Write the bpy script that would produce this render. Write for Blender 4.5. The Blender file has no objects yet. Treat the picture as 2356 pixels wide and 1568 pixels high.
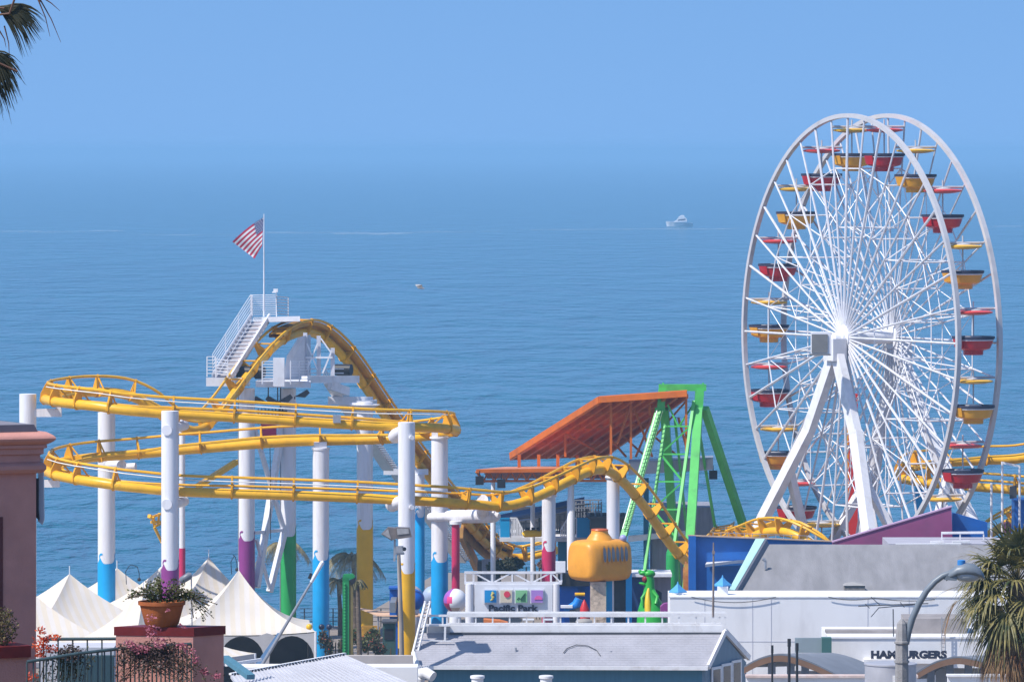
import bpy, math, random
from mathutils import Vector, Matrix
R = math.radians
random.seed(7)
SC = bpy.context.scene
COL = SC.collection

# ---------------------------------------------------------------- camera, sky, sun, exposure
F, CU, HV, CAMZ = 13700.0, 1177.5, 345.0, 32.0     # focal length in picture units, horizon row, camera height
cam_data = bpy.data.cameras.new("camera")
cam = bpy.data.objects.new("camera", cam_data)
COL.objects.link(cam)
cam.location = (0, 0, CAMZ)
cam.rotation_euler = (R(90), 0, 0)
cam_data.sensor_width = 36
cam_data.lens = 36 * F / 2355.0
cam_data.shift_y = -(784.0 - HV) / 2355.0
cam_data.clip_start = 1.0
cam_data.clip_end = 120000
SC.camera = cam

SUN_AZ = Vector((-0.86, -0.51, 0)).normalized()
SUN_EL = R(53)
SUN_DIR = Vector((SUN_AZ.x * math.cos(SUN_EL), SUN_AZ.y * math.cos(SUN_EL), math.sin(SUN_EL)))
world = bpy.data.worlds.new("World")
SC.world = world
world.use_nodes = True
wn, wl = world.node_tree.nodes, world.node_tree.links
sky = wn.new("ShaderNodeTexSky")
sky.sky_type = 'NISHITA'
sky.sun_disc = False
sky.sun_elevation = SUN_EL
sky.sun_rotation = math.atan2(SUN_AZ.x, SUN_AZ.y)
sky.air_density = 1.0
sky.dust_density = 0.4
sky.ozone_density = 3.0
bgn = wn["Background"]
bgn.inputs["Strength"].default_value = 0.15
tcw = wn.new("ShaderNodeTexCoord")
sep = wn.new("ShaderNodeSeparateXYZ")
ma = wn.new("ShaderNodeMath"); ma.operation = 'MULTIPLY_ADD'
ma.inputs[1].default_value = 0.8; ma.inputs[2].default_value = 0.30
cmb = wn.new("ShaderNodeCombineXYZ")
wl.new(tcw.outputs["Generated"], sep.inputs[0])
wl.new(sep.outputs["X"], cmb.inputs["X"]); wl.new(sep.outputs["Y"], cmb.inputs["Y"])
wl.new(sep.outputs["Z"], ma.inputs[0]); wl.new(ma.outputs[0], cmb.inputs["Z"])
wl.new(cmb.outputs[0], sky.inputs["Vector"])
hs = wn.new("ShaderNodeHueSaturation"); hs.inputs["Saturation"].default_value = 1.145
wl.new(sky.outputs[0], hs.inputs["Color"]); wl.new(hs.outputs[0], bgn.inputs["Color"])

sun_data = bpy.data.lights.new("sun", 'SUN')
sun_data.energy = 4.1
sun_data.angle = R(0.5)
sun_data.color = (1.0, 0.95, 0.88)
sun = bpy.data.objects.new("sun", sun_data)
COL.objects.link(sun)
sun.location = SUN_DIR * 200
sun.rotation_euler = SUN_DIR.to_track_quat('Z', 'Y').to_euler()

SC.view_settings.view_transform = 'Standard'
SC.view_settings.look = 'None'
SC.view_settings.gamma = 1
SC.view_settings.exposure = 0.4
SC.cycles.max_bounces = 6
SC.cycles.diffuse_bounces = 3
SC.cycles.glossy_bounces = 3
SC.cycles.transparent_max_bounces = 12
SC.cycles.volume_bounces = 1
SC.cycles.caustics_reflective = False
SC.cycles.caustics_refractive = False

# ---------------------------------------------------------------- helpers
def W(u, v, Y):
    """world point whose picture position is (u, v) at depth Y metres"""
    return Vector(((u - CU) * Y / F, Y, CAMZ - (v - HV) * Y / F))
def ux(u, Y): return (u - CU) * Y / F
def vz(v, Y): return CAMZ - (v - HV) * Y / F

def V(*a): return Vector(a)

class MB:
    """collects vertices and faces for ONE mesh object"""
    def __init__(self): self.v, self.f, self.mi, self.m = [], [], [], 0
    def add(self, vs, fs):
        o = len(self.v)
        self.v += [tuple(x) for x in vs]
        for f in fs:
            self.f.append([i + o for i in f]); self.mi.append(self.m)
        return self
    def box(self, c, s, rz=0.0, M=None):
        c = Vector(c); x, y, z = s[0] / 2, s[1] / 2, s[2] / 2
        vs = [Vector(p) for p in ((-x,-y,-z),(x,-y,-z),(x,y,-z),(-x,y,-z),(-x,-y,z),(x,-y,z),(x,y,z),(-x,y,z))]
        if M is None: M = Matrix.Rotation(rz, 3, 'Z')
        return self.add([M @ p + c for p in vs], [(0,3,2,1),(4,5,6,7),(0,1,5,4),(1,2,6,5),(2,3,7,6),(3,0,4,7)])
    def bbox(self, a, b):
        return self.box([(a[i] + b[i]) / 2 for i in range(3)], [abs(b[i] - a[i]) for i in range(3)])
    def beam(self, a, b, w, h=None, up=(0, 0, 1)):
        """rectangular bar from a to b, w wide and h high"""
        a, b = Vector(a), Vector(b); h = h or w
        d = (b - a).normalized(); up = Vector(up)
        if abs(d.dot(up)) > 0.98: up = Vector((0, 1, 0))
        s = d.cross(up).normalized() * (w / 2); n = s.cross(d).normalized() * (h / 2)
        vs = [p + q for p in (a, b) for q in (-s - n, s - n, s + n, -s + n)]
        return self.add(vs, [(0,1,2,3),(7,6,5,4),(0,4,5,1),(1,5,6,2),(2,6,7,3),(3,7,4,0)])
    def tube(self, pts, r, n=8, caps=True, closed=False):
        """round tube through pts; r one radius or one per point"""
        pts = [Vector(p) for p in pts]; k = len(pts)
        rs = list(r) if hasattr(r, '__len__') else [r] * k
        vs, fs = [], []
        d0 = (pts[1] - pts[0]).normalized()
        ref = Vector((0, 0, 1)) if abs(d0.z) < 0.9 else Vector((0, 1, 0))
        s = d0.cross(ref).normalized()
        for i, p in enumerate(pts):
            if closed: d = (pts[(i + 1) % k] - pts[i - 1])
            else: d = pts[min(i + 1, k - 1)] - pts[max(i - 1, 0)]
            d = d.normalized() if d.length > 1e-9 else d0
            s = (s - d * s.dot(d)).normalized(); t = d.cross(s)
            for j in range(n):
                a = 2 * math.pi * j / n
                vs.append(p + (s * math.cos(a) + t * math.sin(a)) * rs[i])
        m = k if closed else k - 1
        for i in range(m):
            for j in range(n):
                a, b = i * n + j, i * n + (j + 1) % n
                c, e = ((i + 1) % k) * n + (j + 1) % n, ((i + 1) % k) * n + j
                fs.append((a, e, c, b))
        if caps and not closed:
            fs.append(tuple(range(n))); fs.append(tuple(range((k - 1) * n, k * n))[::-1])
        return self.add(vs, fs)
    def lathe(self, prof, c=(0, 0, 0), n=20, M=None):
        """profile of (radius, z) turned about the vertical through c"""
        c = Vector(c); vs, fs = [], []
        for r, z in prof:
            for j in range(n):
                a = 2 * math.pi * j / n
                p = Vector((r * math.cos(a), r * math.sin(a), z))
                if M is not None: p = M @ p
                vs.append(p + c)
        for i in range(len(prof) - 1):
            for j in range(n):
                k = (j + 1) % n
                fs.append((i * n + j, i * n + k, (i + 1) * n + k, (i + 1) * n + j))
        fs.append(tuple(range(n))[::-1]); fs.append(tuple(range((len(prof) - 1) * n, len(prof) * n)))
        return self.add(vs, fs)
    def ball(self, c, r, n=14, m=9, M=None):
        r = r if hasattr(r, '__len__') else (r, r, r)
        prof = [(math.sin(math.pi * i / m), -math.cos(math.pi * i / m)) for i in range(m + 1)]
        prof[0] = (1e-4, -1); prof[-1] = (1e-4, 1)
        S = Matrix.Diagonal(r)
        return self.lathe(prof, c, n, (M @ S) if M is not None else S)
    def prism(self, poly, d):
        """flat polygon (3D points) pushed along d"""
        d = Vector(d); p = [Vector(x) for x in poly]; n = len(p)
        nr = Vector()
        for i in range(n): nr += p[i].cross(p[(i + 1) % n])
        if nr.dot(d) > 0: p = p[::-1]
        vs = p + [q + d for q in p]
        fs = [tuple(range(n)), tuple(range(n, 2 * n))[::-1]]
        for i in range(n):
            j = (i + 1) % n; fs.append((j, i, i + n, j + n))
        return self.add(vs, fs)
    def quad(self, a, b, c, d): return self.add([a, b, c, d], [(0, 1, 2, 3)])
    def grid(self, fn, nu, nv):
        vs = [fn(i / nu, j / nv) for j in range(nv + 1) for i in range(nu + 1)]
        fs = [(j*(nu+1)+i, j*(nu+1)+i+1, (j+1)*(nu+1)+i+1, (j+1)*(nu+1)+i) for j in range(nv) for i in range(nu)]
        return self.add(vs, fs)
    def build(self, name, mat, parent=None, smooth=False, loc=None, **props):
        me = bpy.data.meshes.new(name)
        o0 = Vector(loc) if loc is not None else Vector()
        me.from_pydata([tuple(Vector(p) - o0) for p in self.v] if loc is not None else self.v, [], self.f)
        mats = mat if isinstance(mat, (list, tuple)) else [mat]
        for m in mats: me.materials.append(m)
        if len(mats) > 1: me.polygons.foreach_set("material_index", self.mi)
        if smooth:
            me.polygons.foreach_set("use_smooth", [True] * len(me.polygons))
            if smooth != 'all':
                me.set_sharp_from_angle(angle=R(smooth if smooth is not True else 40))
        me.update()
        ob = bpy.data.objects.new(name, me)
        COL.objects.link(ob)
        if loc is not None: ob.location = o0
        if parent is not None:
            ob.parent = parent
            ob.matrix_parent_inverse = Matrix.Translation(-WL.get(parent.name, Vector()))
        for k, v in props.items(): ob[k] = v
        return ob

WL = {}
def thing(name, label, cat, loc=(0, 0, 0), group=None):
    """an Empty at a thing's base that parents its parts (parts are built in world coordinates)"""
    o = bpy.data.objects.new(name, None); COL.objects.link(o)
    o.empty_display_size = 0.3
    o.location = loc; WL[o.name] = Vector(loc)
    o["label"] = label; o["category"] = cat
    if group: o["group"] = group
    return o
def tag(o, label, cat, group=None):
    o["label"] = label; o["category"] = cat
    if group: o["group"] = group
    return o
def place_copy(src, loc, label=None, group=None, rz=0.0, scale=None):
    """a copy of a thing with copies of its parts and their sub-parts (mesh data shared)"""
    r = src.copy(); COL.objects.link(r); r.location = loc; r.rotation_euler = (0, 0, rz)
    if scale: r.scale = (scale, scale, scale)
    if label: r["label"] = label
    if group: r["group"] = group
    for ch in src.children:
        c = ch.copy(); COL.objects.link(c); c.parent = r
        for g in ch.children:
            d = g.copy(); COL.objects.link(d); d.parent = c
    return r

# ---------------------------------------------------------------- materials
def mat(name, col, rough=0.55, metal=0.0, var=0.10, scale=1.5, bump=0.0, bscale=20.0, spec=0.4, dirt=None, dscale=0.6, damt=0.35, stretch=None):
    """painted / natural surface with mild tone variation, optional stains of a second colour"""
    m = bpy.data.materials.new(name); m.use_nodes = True
    n, l = m.node_tree.nodes, m.node_tree.links
    b = n["Principled BSDF"]
    b.inputs["Roughness"].default_value = rough
    b.inputs["Metallic"].default_value = metal
    b.inputs["Specular IOR Level"].default_value = spec
    tc = n.new("ShaderNodeTexCoord")
    mp = n.new("ShaderNodeMapping"); l.new(tc.outputs["Object"], mp.inputs[0])
    if stretch: mp.inputs["Scale"].default_value = stretch
    nz = n.new("ShaderNodeTexNoise"); nz.inputs["Scale"].default_value = scale; nz.inputs["Detail"].default_value = 6
    l.new(mp.outputs[0], nz.inputs["Vector"])
    rp = n.new("ShaderNodeValToRGB")
    rp.color_ramp.elements[0].position = 0.3; rp.color_ramp.elements[1].position = 0.7
    rp.color_ramp.elements[0].color = tuple(c * (1 - var) for c in col) + (1,)
    rp.color_ramp.elements[1].color = tuple(min(1, c * (1 + var * 0.7)) for c in col) + (1,)
    l.new(nz.outputs["Fac"], rp.inputs[0])
    out = rp.outputs[0]
    if dirt:
        n2 = n.new("ShaderNodeTexNoise"); n2.inputs["Scale"].default_value = dscale; n2.inputs["Detail"].default_value = 8; n2.inputs["Roughness"].default_value = 0.65
        l.new(mp.outputs[0], n2.inputs["Vector"])
        r2 = n.new("ShaderNodeMapRange"); r2.inputs[1].default_value = 0.5; r2.inputs[2].default_value = 0.72; r2.inputs[4].default_value = damt
        l.new(n2.outputs["Fac"], r2.inputs[0])
        mx = n.new("ShaderNodeMix"); mx.data_type = 'RGBA'
        l.new(r2.outputs[0], mx.inputs[0]); l.new(out, mx.inputs[6]); mx.inputs[7].default_value = tuple(dirt) + (1,)
        out = mx.outputs[2]
    l.new(out, b.inputs["Base Color"])
    if bump:
        n3 = n.new("ShaderNodeTexNoise"); n3.inputs["Scale"].default_value = bscale; n3.inputs["Detail"].default_value = 5
        l.new(tc.outputs["Object"], n3.inputs["Vector"])
        bp = n.new("ShaderNodeBump"); bp.inputs["Strength"].default_value = bump; bp.inputs["Distance"].default_value = 0.05
        l.new(n3.outputs["Fac"], bp.inputs["Height"]); l.new(bp.outputs[0], b.inputs["Normal"])
    return m

def leaf_mat(name, c1, c2, scale=3.0, trans=0.25):
    """leaf colours that vary from leaf clump to leaf clump"""
    m = bpy.data.materials.new(name); m.use_nodes = True
    n, l = m.node_tree.nodes, m.node_tree.links
    b = n["Principled BSDF"]; b.inputs["Roughness"].default_value = 0.5
    b.inputs["Specular IOR Level"].default_value = 0.4
    tc = n.new("ShaderNodeTexCoord"); nz = n.new("ShaderNodeTexNoise")
    nz.inputs["Scale"].default_value = scale; nz.inputs["Detail"].default_value = 4
    l.new(tc.outputs["Object"], nz.inputs["Vector"])
    rp = n.new("ShaderNodeValToRGB")
    rp.color_ramp.elements[0].position = 0.35; rp.color_ramp.elements[1].position = 0.65
    rp.color_ramp.elements[0].color = tuple(c1) + (1,); rp.color_ramp.elements[1].color = tuple(c2) + (1,)
    l.new(nz.outputs["Fac"], rp.inputs[0]); l.new(rp.outputs[0], b.inputs["Base Color"])
    tr = n.new("ShaderNodeBsdfTranslucent"); l.new(rp.outputs[0], tr.inputs[0])
    ms = n.new("ShaderNodeMixShader"); ms.inputs[0].default_value = trans
    l.new(b.outputs[0], ms.inputs[1]); l.new(tr.outputs[0], ms.inputs[2])
    l.new(ms.outputs[0], n["Material Output"].inputs["Surface"])
    return m
# ---------------------------------------------------------------- the setting
def water_material():
    m = bpy.data.materials.new("sea_water"); m.use_nodes = True
    n, l = m.node_tree.nodes, m.node_tree.links
    b = n["Principled BSDF"]
    b.inputs["Roughness"].default_value = 0.12
    b.inputs["IOR"].default_value = 1.33
    tc = n.new("ShaderNodeTexCoord")
    def noise(scale, detail, sx=1.0, sy=1.0):
        mp = n.new("ShaderNodeMapping"); mp.inputs["Scale"].default_value = (sx, sy, 1)
        l.new(tc.outputs["Object"], mp.inputs[0])
        z = n.new("ShaderNodeTexNoise"); z.inputs["Scale"].default_value = scale; z.inputs["Detail"].default_value = detail
        z.inputs["Roughness"].default_value = 0.6
        l.new(mp.outputs[0], z.inputs["Vector"]); return z.outputs["Fac"]
    # broad patches of current and depth
    big = noise(0.012, 5, 0.35, 1.0)
    rp = n.new("ShaderNodeValToRGB")
    rp.color_ramp.elements[0].position = 0.3; rp.color_ramp.elements[1].position = 0.7
    rp.color_ramp.elements[0].color = (0.008, 0.086, 0.132, 1); rp.color_ramp.elements[1].color = (0.013, 0.116, 0.168, 1)
    l.new(big, rp.inputs[0]); l.new(rp.outputs[0], b.inputs["Base Color"])
    prev = None
    for sc, det, st, dist, sx in ((0.022, 2, 1.0, 6.0, 2.6), (0.06, 3, 1.0, 3.0, 2.8), (0.17, 4, 1.0, 1.3, 2.8)):
        bp = n.new("ShaderNodeBump"); bp.inputs["Strength"].default_value = st; bp.inputs["Distance"].default_value = dist
        l.new(noise(sc, det, sx, 1.0), bp.inputs["Height"])
        if prev: l.new(prev, bp.inputs["Normal"])
        prev = bp.outputs[0]
    l.new(prev, b.inputs["Normal"])
    return m
sea = MB().quad((-45000, 60, 0), (45000, 60, 0), (45000, 90000, 0), (-45000, 90000, 0)).build("sea", water_material(), kind="structure")

def foam_material():
    m = bpy.data.materials.new("sea_foam"); m.use_nodes = True
    n, l = m.node_tree.nodes, m.node_tree.links
    b = n["Principled BSDF"]; b.inputs["Base Color"].default_value = (0.55, 0.62, 0.68, 1); b.inputs["Roughness"].default_value = 0.9
    tc = n.new("ShaderNodeTexCoord"); nz = n.new("ShaderNodeTexNoise"); nz.inputs["Scale"].default_value = 0.06; nz.inputs["Detail"].default_value = 8
    nz.inputs["Roughness"].default_value = 0.7
    mp = n.new("ShaderNodeMapping"); mp.inputs["Scale"].default_value = (0.5, 1, 1)
    l.new(tc.outputs["Object"], mp.inputs[0]); l.new(mp.outputs[0], nz.inputs["Vector"])
    r = n.new("ShaderNodeMapRange"); r.inputs[1].default_value = 0.46; r.inputs[2].default_value = 0.68; r.inputs[4].default_value = 0.6
    l.new(nz.outputs["Fac"], r.inputs[0])
    t = n.new("ShaderNodeBsdfTransparent"); ms = n.new("ShaderNodeMixShader")
    l.new(r.outputs[0], ms.inputs[0]); l.new(t.outputs[0], ms.inputs[1]); l.new(b.outputs[0], ms.inputs[2])
    l.new(ms.outputs[0], n["Material Output"].inputs["Surface"])
    return m
FOAM = foam_material()
def foam_line(u0, u1, v, half, seed):
    rr = random.Random(seed); Y = F * CAMZ / (v - HV); mb = MB(); n = 60
    off = [0.0]
    for i in range(n): off.append(off[-1] * 0.93 + rr.uniform(-1, 1) * half * 0.3)
    pts = []
    for i in range(n + 1):
        t = i / n; x = ux(u0 + (u1 - u0) * t, Y); w = half * (0.35 + 0.65 * math.sin(math.pi * t)) * rr.uniform(0.5, 1.1)
        pts.append((x, Y + off[i] - w, Y + off[i] + w))
    for i in range(n):
        a, c = pts[i], pts[i + 1]
        mb.quad((a[0], a[1], 0.06), (c[0], c[1], 0.06), (c[0], c[2], 0.06), (a[0], a[2], 0.06))
    o = mb.build("sea_foam", FOAM, kind="stuff")
    tag(o, "thin white line of foam lying across the open sea", "foam")
    return o
foam_line(-60, 280, 532, 26, 1); foam_line(560, 1150, 536, 34, 2); foam_line(1130, 1760, 528, 20, 3)
foam_line(2235, 2420, 521, 14, 4); foam_line(250, 620, 541, 12, 5)

M_DECK = mat("weathered_deck_boards", (0.26, 0.22, 0.19), 0.8, var=0.25, scale=2.0, stretch=(0.4, 4, 1))
M_SAND = mat("beach_sand", (0.42, 0.36, 0.28), 0.9, var=0.15, scale=0.3)
M_EARTH = mat("dry_bluff_earth", (0.20, 0.16, 0.10), 0.95, var=0.3, scale=0.4)
DECK = 3.5
HAZE_DENSITY = 0.00019
b = MB()
outline = [(-60, 215), (75, 215), (75, 402), (-5, 402), (-10, 357), (-60, 357)]
b.prism([(x, y, DECK) for x, y in outline], (0, 0, -0.7))
b.build("pier_deck", M_DECK, kind="structure")
b = MB()
b.grid(lambda s, t: (-90 + 180 * s, 100 + 190 * t, 2.6 - 3.4 * t * t), 12, 12)
b.build("beach", M_SAND, kind="structure")
b = MB()
def bluff(s, t):
    y = -30 + 190 * t
    z = 22.6 if y < 84 else 22.6 - 20.9 * min(1, (y - 84) / 52.0) ** 0.8
    return (-90 + 180 * s, y, z + 0.25 * math.sin(s * 37 + t * 21))
b.grid(bluff, 30, 40)
b.build("bluff", M_EARTH, smooth=60, kind="structure")
# ---------------------------------------------------------------- roller coaster
M_YEL = mat("yellow_track_paint", (0.84, 0.445, 0.012), 0.36, var=0.10, scale=1.2, dirt=(0.42, 0.20, 0.03), dscale=1.8, damt=0.45)
M_TIE = mat("yellow_tie_paint", (0.74, 0.36, 0.012), 0.7, var=0.14, scale=2, spec=0.2, dirt=(0.45, 0.2, 0.03), dscale=2.0, damt=0.4)
M_ORANGE = mat("rust_orange_rail", (0.55, 0.21, 0.02), 0.45, var=0.2, scale=2)
M_WHITE = mat("white_column_paint", (0.78, 0.77, 0.80), 0.45, var=0.05, scale=0.8, dirt=(0.46, 0.41, 0.37), dscale=1.5, damt=0.5, stretch=(1.6, 1.6, 0.18))
M_WSTEEL = mat("white_steel_paint", (0.76, 0.76, 0.79), 0.45, var=0.07, scale=2, dirt=(0.45, 0.40, 0.38), dscale=1.4, damt=0.4)
M_BLUE = mat("bright_blue_paint", (0.012, 0.36, 0.74), 0.4, var=0.08)
M_PURP = mat("purple_paint", (0.26, 0.045, 0.22), 0.4, var=0.1)
M_GRN = mat("green_paint", (0.03, 0.36, 0.09), 0.4, var=0.1)
M_YELC = mat("yellow_column_paint", (0.82, 0.44, 0.012), 0.4, var=0.08)
M_RED = mat("raspberry_red_paint", (0.55, 0.03, 0.11), 0.4, var=0.1)
M_BLACK = mat("black_metal", (0.02, 0.02, 0.025), 0.5)
M_DARK = mat("dark_grey_metal", (0.07, 0.07, 0.08), 0.6, var=0.2)
M_STEEL = mat("galvanised_steel", (0.38, 0.39, 0.42), 0.45, 0.4, var=0.15, scale=6)
M_BULB = mat("white_light_cord", (0.75, 0.73, 0.70), 0.5)

coaster = thing("roller_coaster", "yellow tubular steel roller coaster on white columns with painted bases", "roller coaster", W(560, 1440, 333))
GA, SP_H, SP_R, RL_R = 1.1, 0.70, 0.27, 0.08

def catmull(ctrl, step=0.45):
    """ctrl rows (u, v, Y, bank) -> evenly sampled (point, bank)"""
    P = [(W(u, v, Y), bk) for u, v, Y, bk in ctrl]
    P = [(P[0][0] * 2 - P[1][0], P[0][1])] + P + [(P[-1][0] * 2 - P[-2][0], P[-1][1])]
    out = []
    for i in range(1, len(P) - 2):
        p0, p1, p2, p3 = (P[i + k][0] for k in (-1, 0, 1, 2)); b1, b2 = P[i][1], P[i + 1][1]
        n = max(2, int((p2 - p1).length / step))
        for j in range(n):
            t = j / n; t2, t3 = t * t, t * t * t
            q = 0.5 * (2 * p1 + (p2 - p0) * t + (2 * p0 - 5 * p1 + 4 * p2 - p3) * t2 + (3 * p1 - p0 - 3 * p2 + p3) * t3)
            out.append((q, b1 + (b2 - b1) * (3 * t2 - 2 * t3)))
    out.append((P[-2][0], P[-2][1]))
    return out

TIE_N = [0]
def track(ctrl, tie_fn, h=SP_H, rad=SP_R, cord=None, tie_mat=None, owner=None):
    s = catmull(ctrl); n = len(s); fr = []
    for i, (p, bk) in enumerate(s):
        T = (s[min(i + 1, n - 1)][0] - s[max(i - 1, 0)][0]).normalized()
        S = T.cross(Vector((0, 0, 1))).normalized(); U = S.cross(T).normalized()
        c, d = math.cos(R(bk)), math.sin(R(bk))
        fr.append((p, T, S * c + U * d, U * c - S * d))
    ow = owner or coaster
    MB().tube([p - N * h for p, T, S, N in fr], rad, 10).build("track_tube", M_YEL, ow, True)
    for sg in (1, -1):
        MB().tube([p + S * (sg * GA / 2) for p, T, S, N in fr], RL_R, 6).build("rail", M_YEL, ow, True)
    if cord:
        MB().tube([p + S * (GA / 2 + 0.12) - N * 0.30 for p, T, S, N in fr if cord[0] < CU + p.x * F / p.y < cord[1]][::2], 0.028, 4).build("light_cord", M_BULB, ow)
    acc = 1e9
    for i in range(1, n - 1):
        p, T, S, N = fr[i]
        acc += (fr[i][0] - fr[i - 1][0]).length
        u = CU + p.x * F / p.y
        if acc < tie_fn(u): continue
        acc = 0; b = MB()
        for sg in (1, -1):
            poly = [p + S * sg * x + N * y for x, y in ((0.64, 0.07), (0.48, 0.10), (0.22, -0.14), (0.0, -0.32), (0.0, -h - rad - 0.03), (0.14, -h - rad - 0.03), (0.42, -h + 0.02), (0.62, -0.15))]
            b.prism([q - T * 0.05 for q in poly], T * 0.10)
        b.tube([p + S * 0.55, p - S * 0.55], 0.05, 5)
        b.build("tie", tie_mat or M_TIE, ow); TIE_N[0] += 1
    return fr

circle = lambda u0, du, a, v, Y0=327.5, rr=5.5: (u0 + du * math.cos(R(a)), v, Y0 + rr * math.sin(R(a)))
main = [
    (1275, 1240, 385, 0), (1235, 1250, 386, 0), (1190, 1257, 386.5, 0), (1148, 1246, 384.6, 0), (1108, 1213, 381, 0), (1000, 1085, 371.5, 0), (900, 948, 365.5, 0), (815, 822, 360.5, 0),
    (770, 770, 358.4, 0), (728, 741, 356.4, 0), (690, 737, 354.0, 0), (640, 760, 351.0, 0), (578, 824, 346.0, 0), (507, 918, 339.8, 0),
    (462, 962, 335.6, 12), (410, 948, 334.2, 34), (350, 909, 333.6, 42), (290, 886, 333.2, 45),
    circle(315, 190, 122, 882) + (46,), circle(315, 190, 150, 889) + (48,), circle(315, 190, 180, 897) + (48,), circle(315, 190, 212, 904) + (47,),
    circle(315, 190, 242, 911) + (44,), (300, 920, 322, 38), (400, 926, 322, 32), (560, 934, 322, 29), (700, 943, 322, 29), (830, 951, 322.1, 30),
    circle(836, 193, -60, 957) + (36,), circle(836, 193, -30, 962) + (42,), circle(836, 193, 0, 968) + (45,), circle(836, 193, 30, 976) + (44,), circle(836, 193, 60, 984) + (38,),
    (830, 988, 333, 32), (700, 990, 333, 28), (600, 995, 333, 27), (500, 1004, 333, 29), (400, 1013, 333, 33),
    circle(318, 190, 90, 1023) + (40,), circle(318, 190, 122, 1033) + (45,), circle(318, 190, 150, 1045) + (47,), circle(318, 190, 180, 1060) + (48,), circle(318, 190, 212, 1074) + (47,),
    circle(318, 190, 244, 1087) + (44,), (310, 1096, 322, 38), (420, 1104, 322, 31), (560, 1108, 322, 28), (800, 1116, 322, 26), (1000, 1125, 322.3, 20), (1090, 1131, 323, 15),
    (1160, 1134, 324, 10), (1225, 1115, 325.3, 8), (1300, 1079, 327.5, 6), (1350, 1056, 329.5, 4), (1395, 1052, 331.5, 0), (1436, 1079, 333.3, 0), (1482, 1132, 335.8, 0),
    (1525, 1194, 338.3, 0), (1563, 1246, 340.8, 0), (1600, 1268, 345, 0), (1650, 1228, 354, 6), (1668, 1204, 364, 10)]
def main_tie(u):
    return 2.95
fr_main = track(main, lambda u: 2.2 if u > 1430 else 1.55 if u > 1060 else (1.9 if u < 320 else 2.95), cord=None)
# light cords along the two front straights
for lo, hi in ((880, 975), (1060, 1150)):
    pts = [p + S * (GA / 2 + 0.10) - N * 0.30 for p, T, S, N in fr_main
           if p.y < 326 and 92 < CU + p.x * F / p.y < 1062 and lo < HV + (CAMZ - p.z) * F / p.y < hi]
    MB().tube(pts[::3], 0.03, 4).build("light_cord", M_BULB, coaster)
track([(1690, 1222, 352, 4), (1720, 1212, 349.5, 8), (1765, 1196, 346.5, 10), (1812, 1195, 344.5, 10), (1855, 1212, 343.5, 8), (1900, 1240, 343, 4), (1940, 1275, 343, 0)], lambda u: 1.5)
# the far turn beyond the wheel
track([(2480, 1000, 372, 30), (2355, 1032, 372, 30), (2270, 1038, 372, 32), (2180, 1045, 371, 38), (2110, 1055, 368.5, 45), (2085, 1070, 366, 46), (2110, 1085, 363, 42), (2190, 1092, 361, 34), (2290, 1098, 360, 26), (2480, 1112, 359, 26), (2585, 1102, 361, 36), (2640, 1072, 365, 42), (2610, 1032, 370, 40), (2500, 1004, 372, 32)], lambda u: 2.4)
track([(2225, 1225, 352, 14), (2270, 1200, 352, 14), (2320, 1170, 353, 12), (2400, 1125, 354, 10), (2470, 1090, 355, 8), (2560, 1052, 356, 8)], lambda u: 2.2)
# stub of the brake track seen end-on at the left
b = MB()
for p, q, w in (((345, 1190), (374, 1180), .13), ((347, 1200), (374, 1200), .16), ((352, 1188), (356, 1212), .14), ((356, 1210), (374, 1202), .12), ((355, 1212), (372, 1246), .13), ((343, 1186), (349, 1190), .2), ((372, 1246), (384, 1262), .13), ((366, 1180), (364, 1204), .12)):
    b.beam(W(*p, 339), W(*q, 339.3), w)
b.build("track_end", M_YEL, coaster)
MB().beam(W(455, 1118, 334), W(543, 1062, 338), 0.28).build("brace", M_YEL, coaster)

COLS = {}
def column(u, Y, vtop, r, wave=None, wmat=None, vbase=None, n=24, label=None, top=True, pmat=None):
    c = W(u, vtop, Y); zb = DECK if vbase is None else vz(vbase, Y); b = MB()
    prof = [(r, zb), (r, c.z - 0.02)] + ([(r * 1.0, c.z), (r * 0.9, c.z + 0.012)] if top else [(r * 0.97, c.z)])
    b.lathe(prof, (c.x, c.y, 0), n)
    o = b.build("support_column", pmat or M_WHITE, coaster, 30)
    if label: o["label"] = label
    if wave:
        zt = vz(wave, Y); R2 = r + 0.012; b = MB(); NN = 48; per = 3
        def hgt(a):
            t = (a / (2 * math.pi) * per) % 1.0
            return 0.62 * (t / 0.72) ** 5.0 if t < 0.72 else 0.62 * (1 - (t - 0.72) / 0.28) ** 1.5
        ph = 0.35
        pt = lambda a, z: (c.x + R2 * math.cos(a + ph), c.y + R2 * math.sin(a + ph), z)
        vs, fs = [], []
        for j in range(NN):
            a = 2 * math.pi * j / NN; vs += [pt(a, zb), pt(a, zt - 0.12 + hgt(a) * 0.62)]
        for j in range(NN):
            k = (j + 1) % NN; fs.append((2 * j, 2 * k, 2 * k + 1, 2 * j + 1))
        b.add(vs, fs)
        # curling hook of each breaker
        for q in range(per):
            a0 = 2 * math.pi * (q + 0.72) / per; hk = []
            for i in range(9):
                th = R(60 + 25 * i); w = 0.05 * (1 - i / 9.0) + 0.012
                for s in (-w, w):
                    hk.append(pt(a0 + ((0.15 + s) * math.cos(th) + 0.10) / r * 0.9, zt + 0.27 + (0.15 + s) * math.sin(th)))
            b.add([Vector(p) + (Vector(p) - Vector((c.x, c.y, p[2]))).normalized() * 0.004 for p in hk], [(2*i, 2*i+1, 2*i+3, 2*i+2) for i in range(8)])
        b.build("painted_base", wmat, o, 30)
    COLS[u] = o
    return o
def arm(colu, a, b_, r, cap=True):
    b = MB().tube([a, b_], r, 14)
    b.build("support_arm", M_WHITE, COLS[colu], 40)

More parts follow.
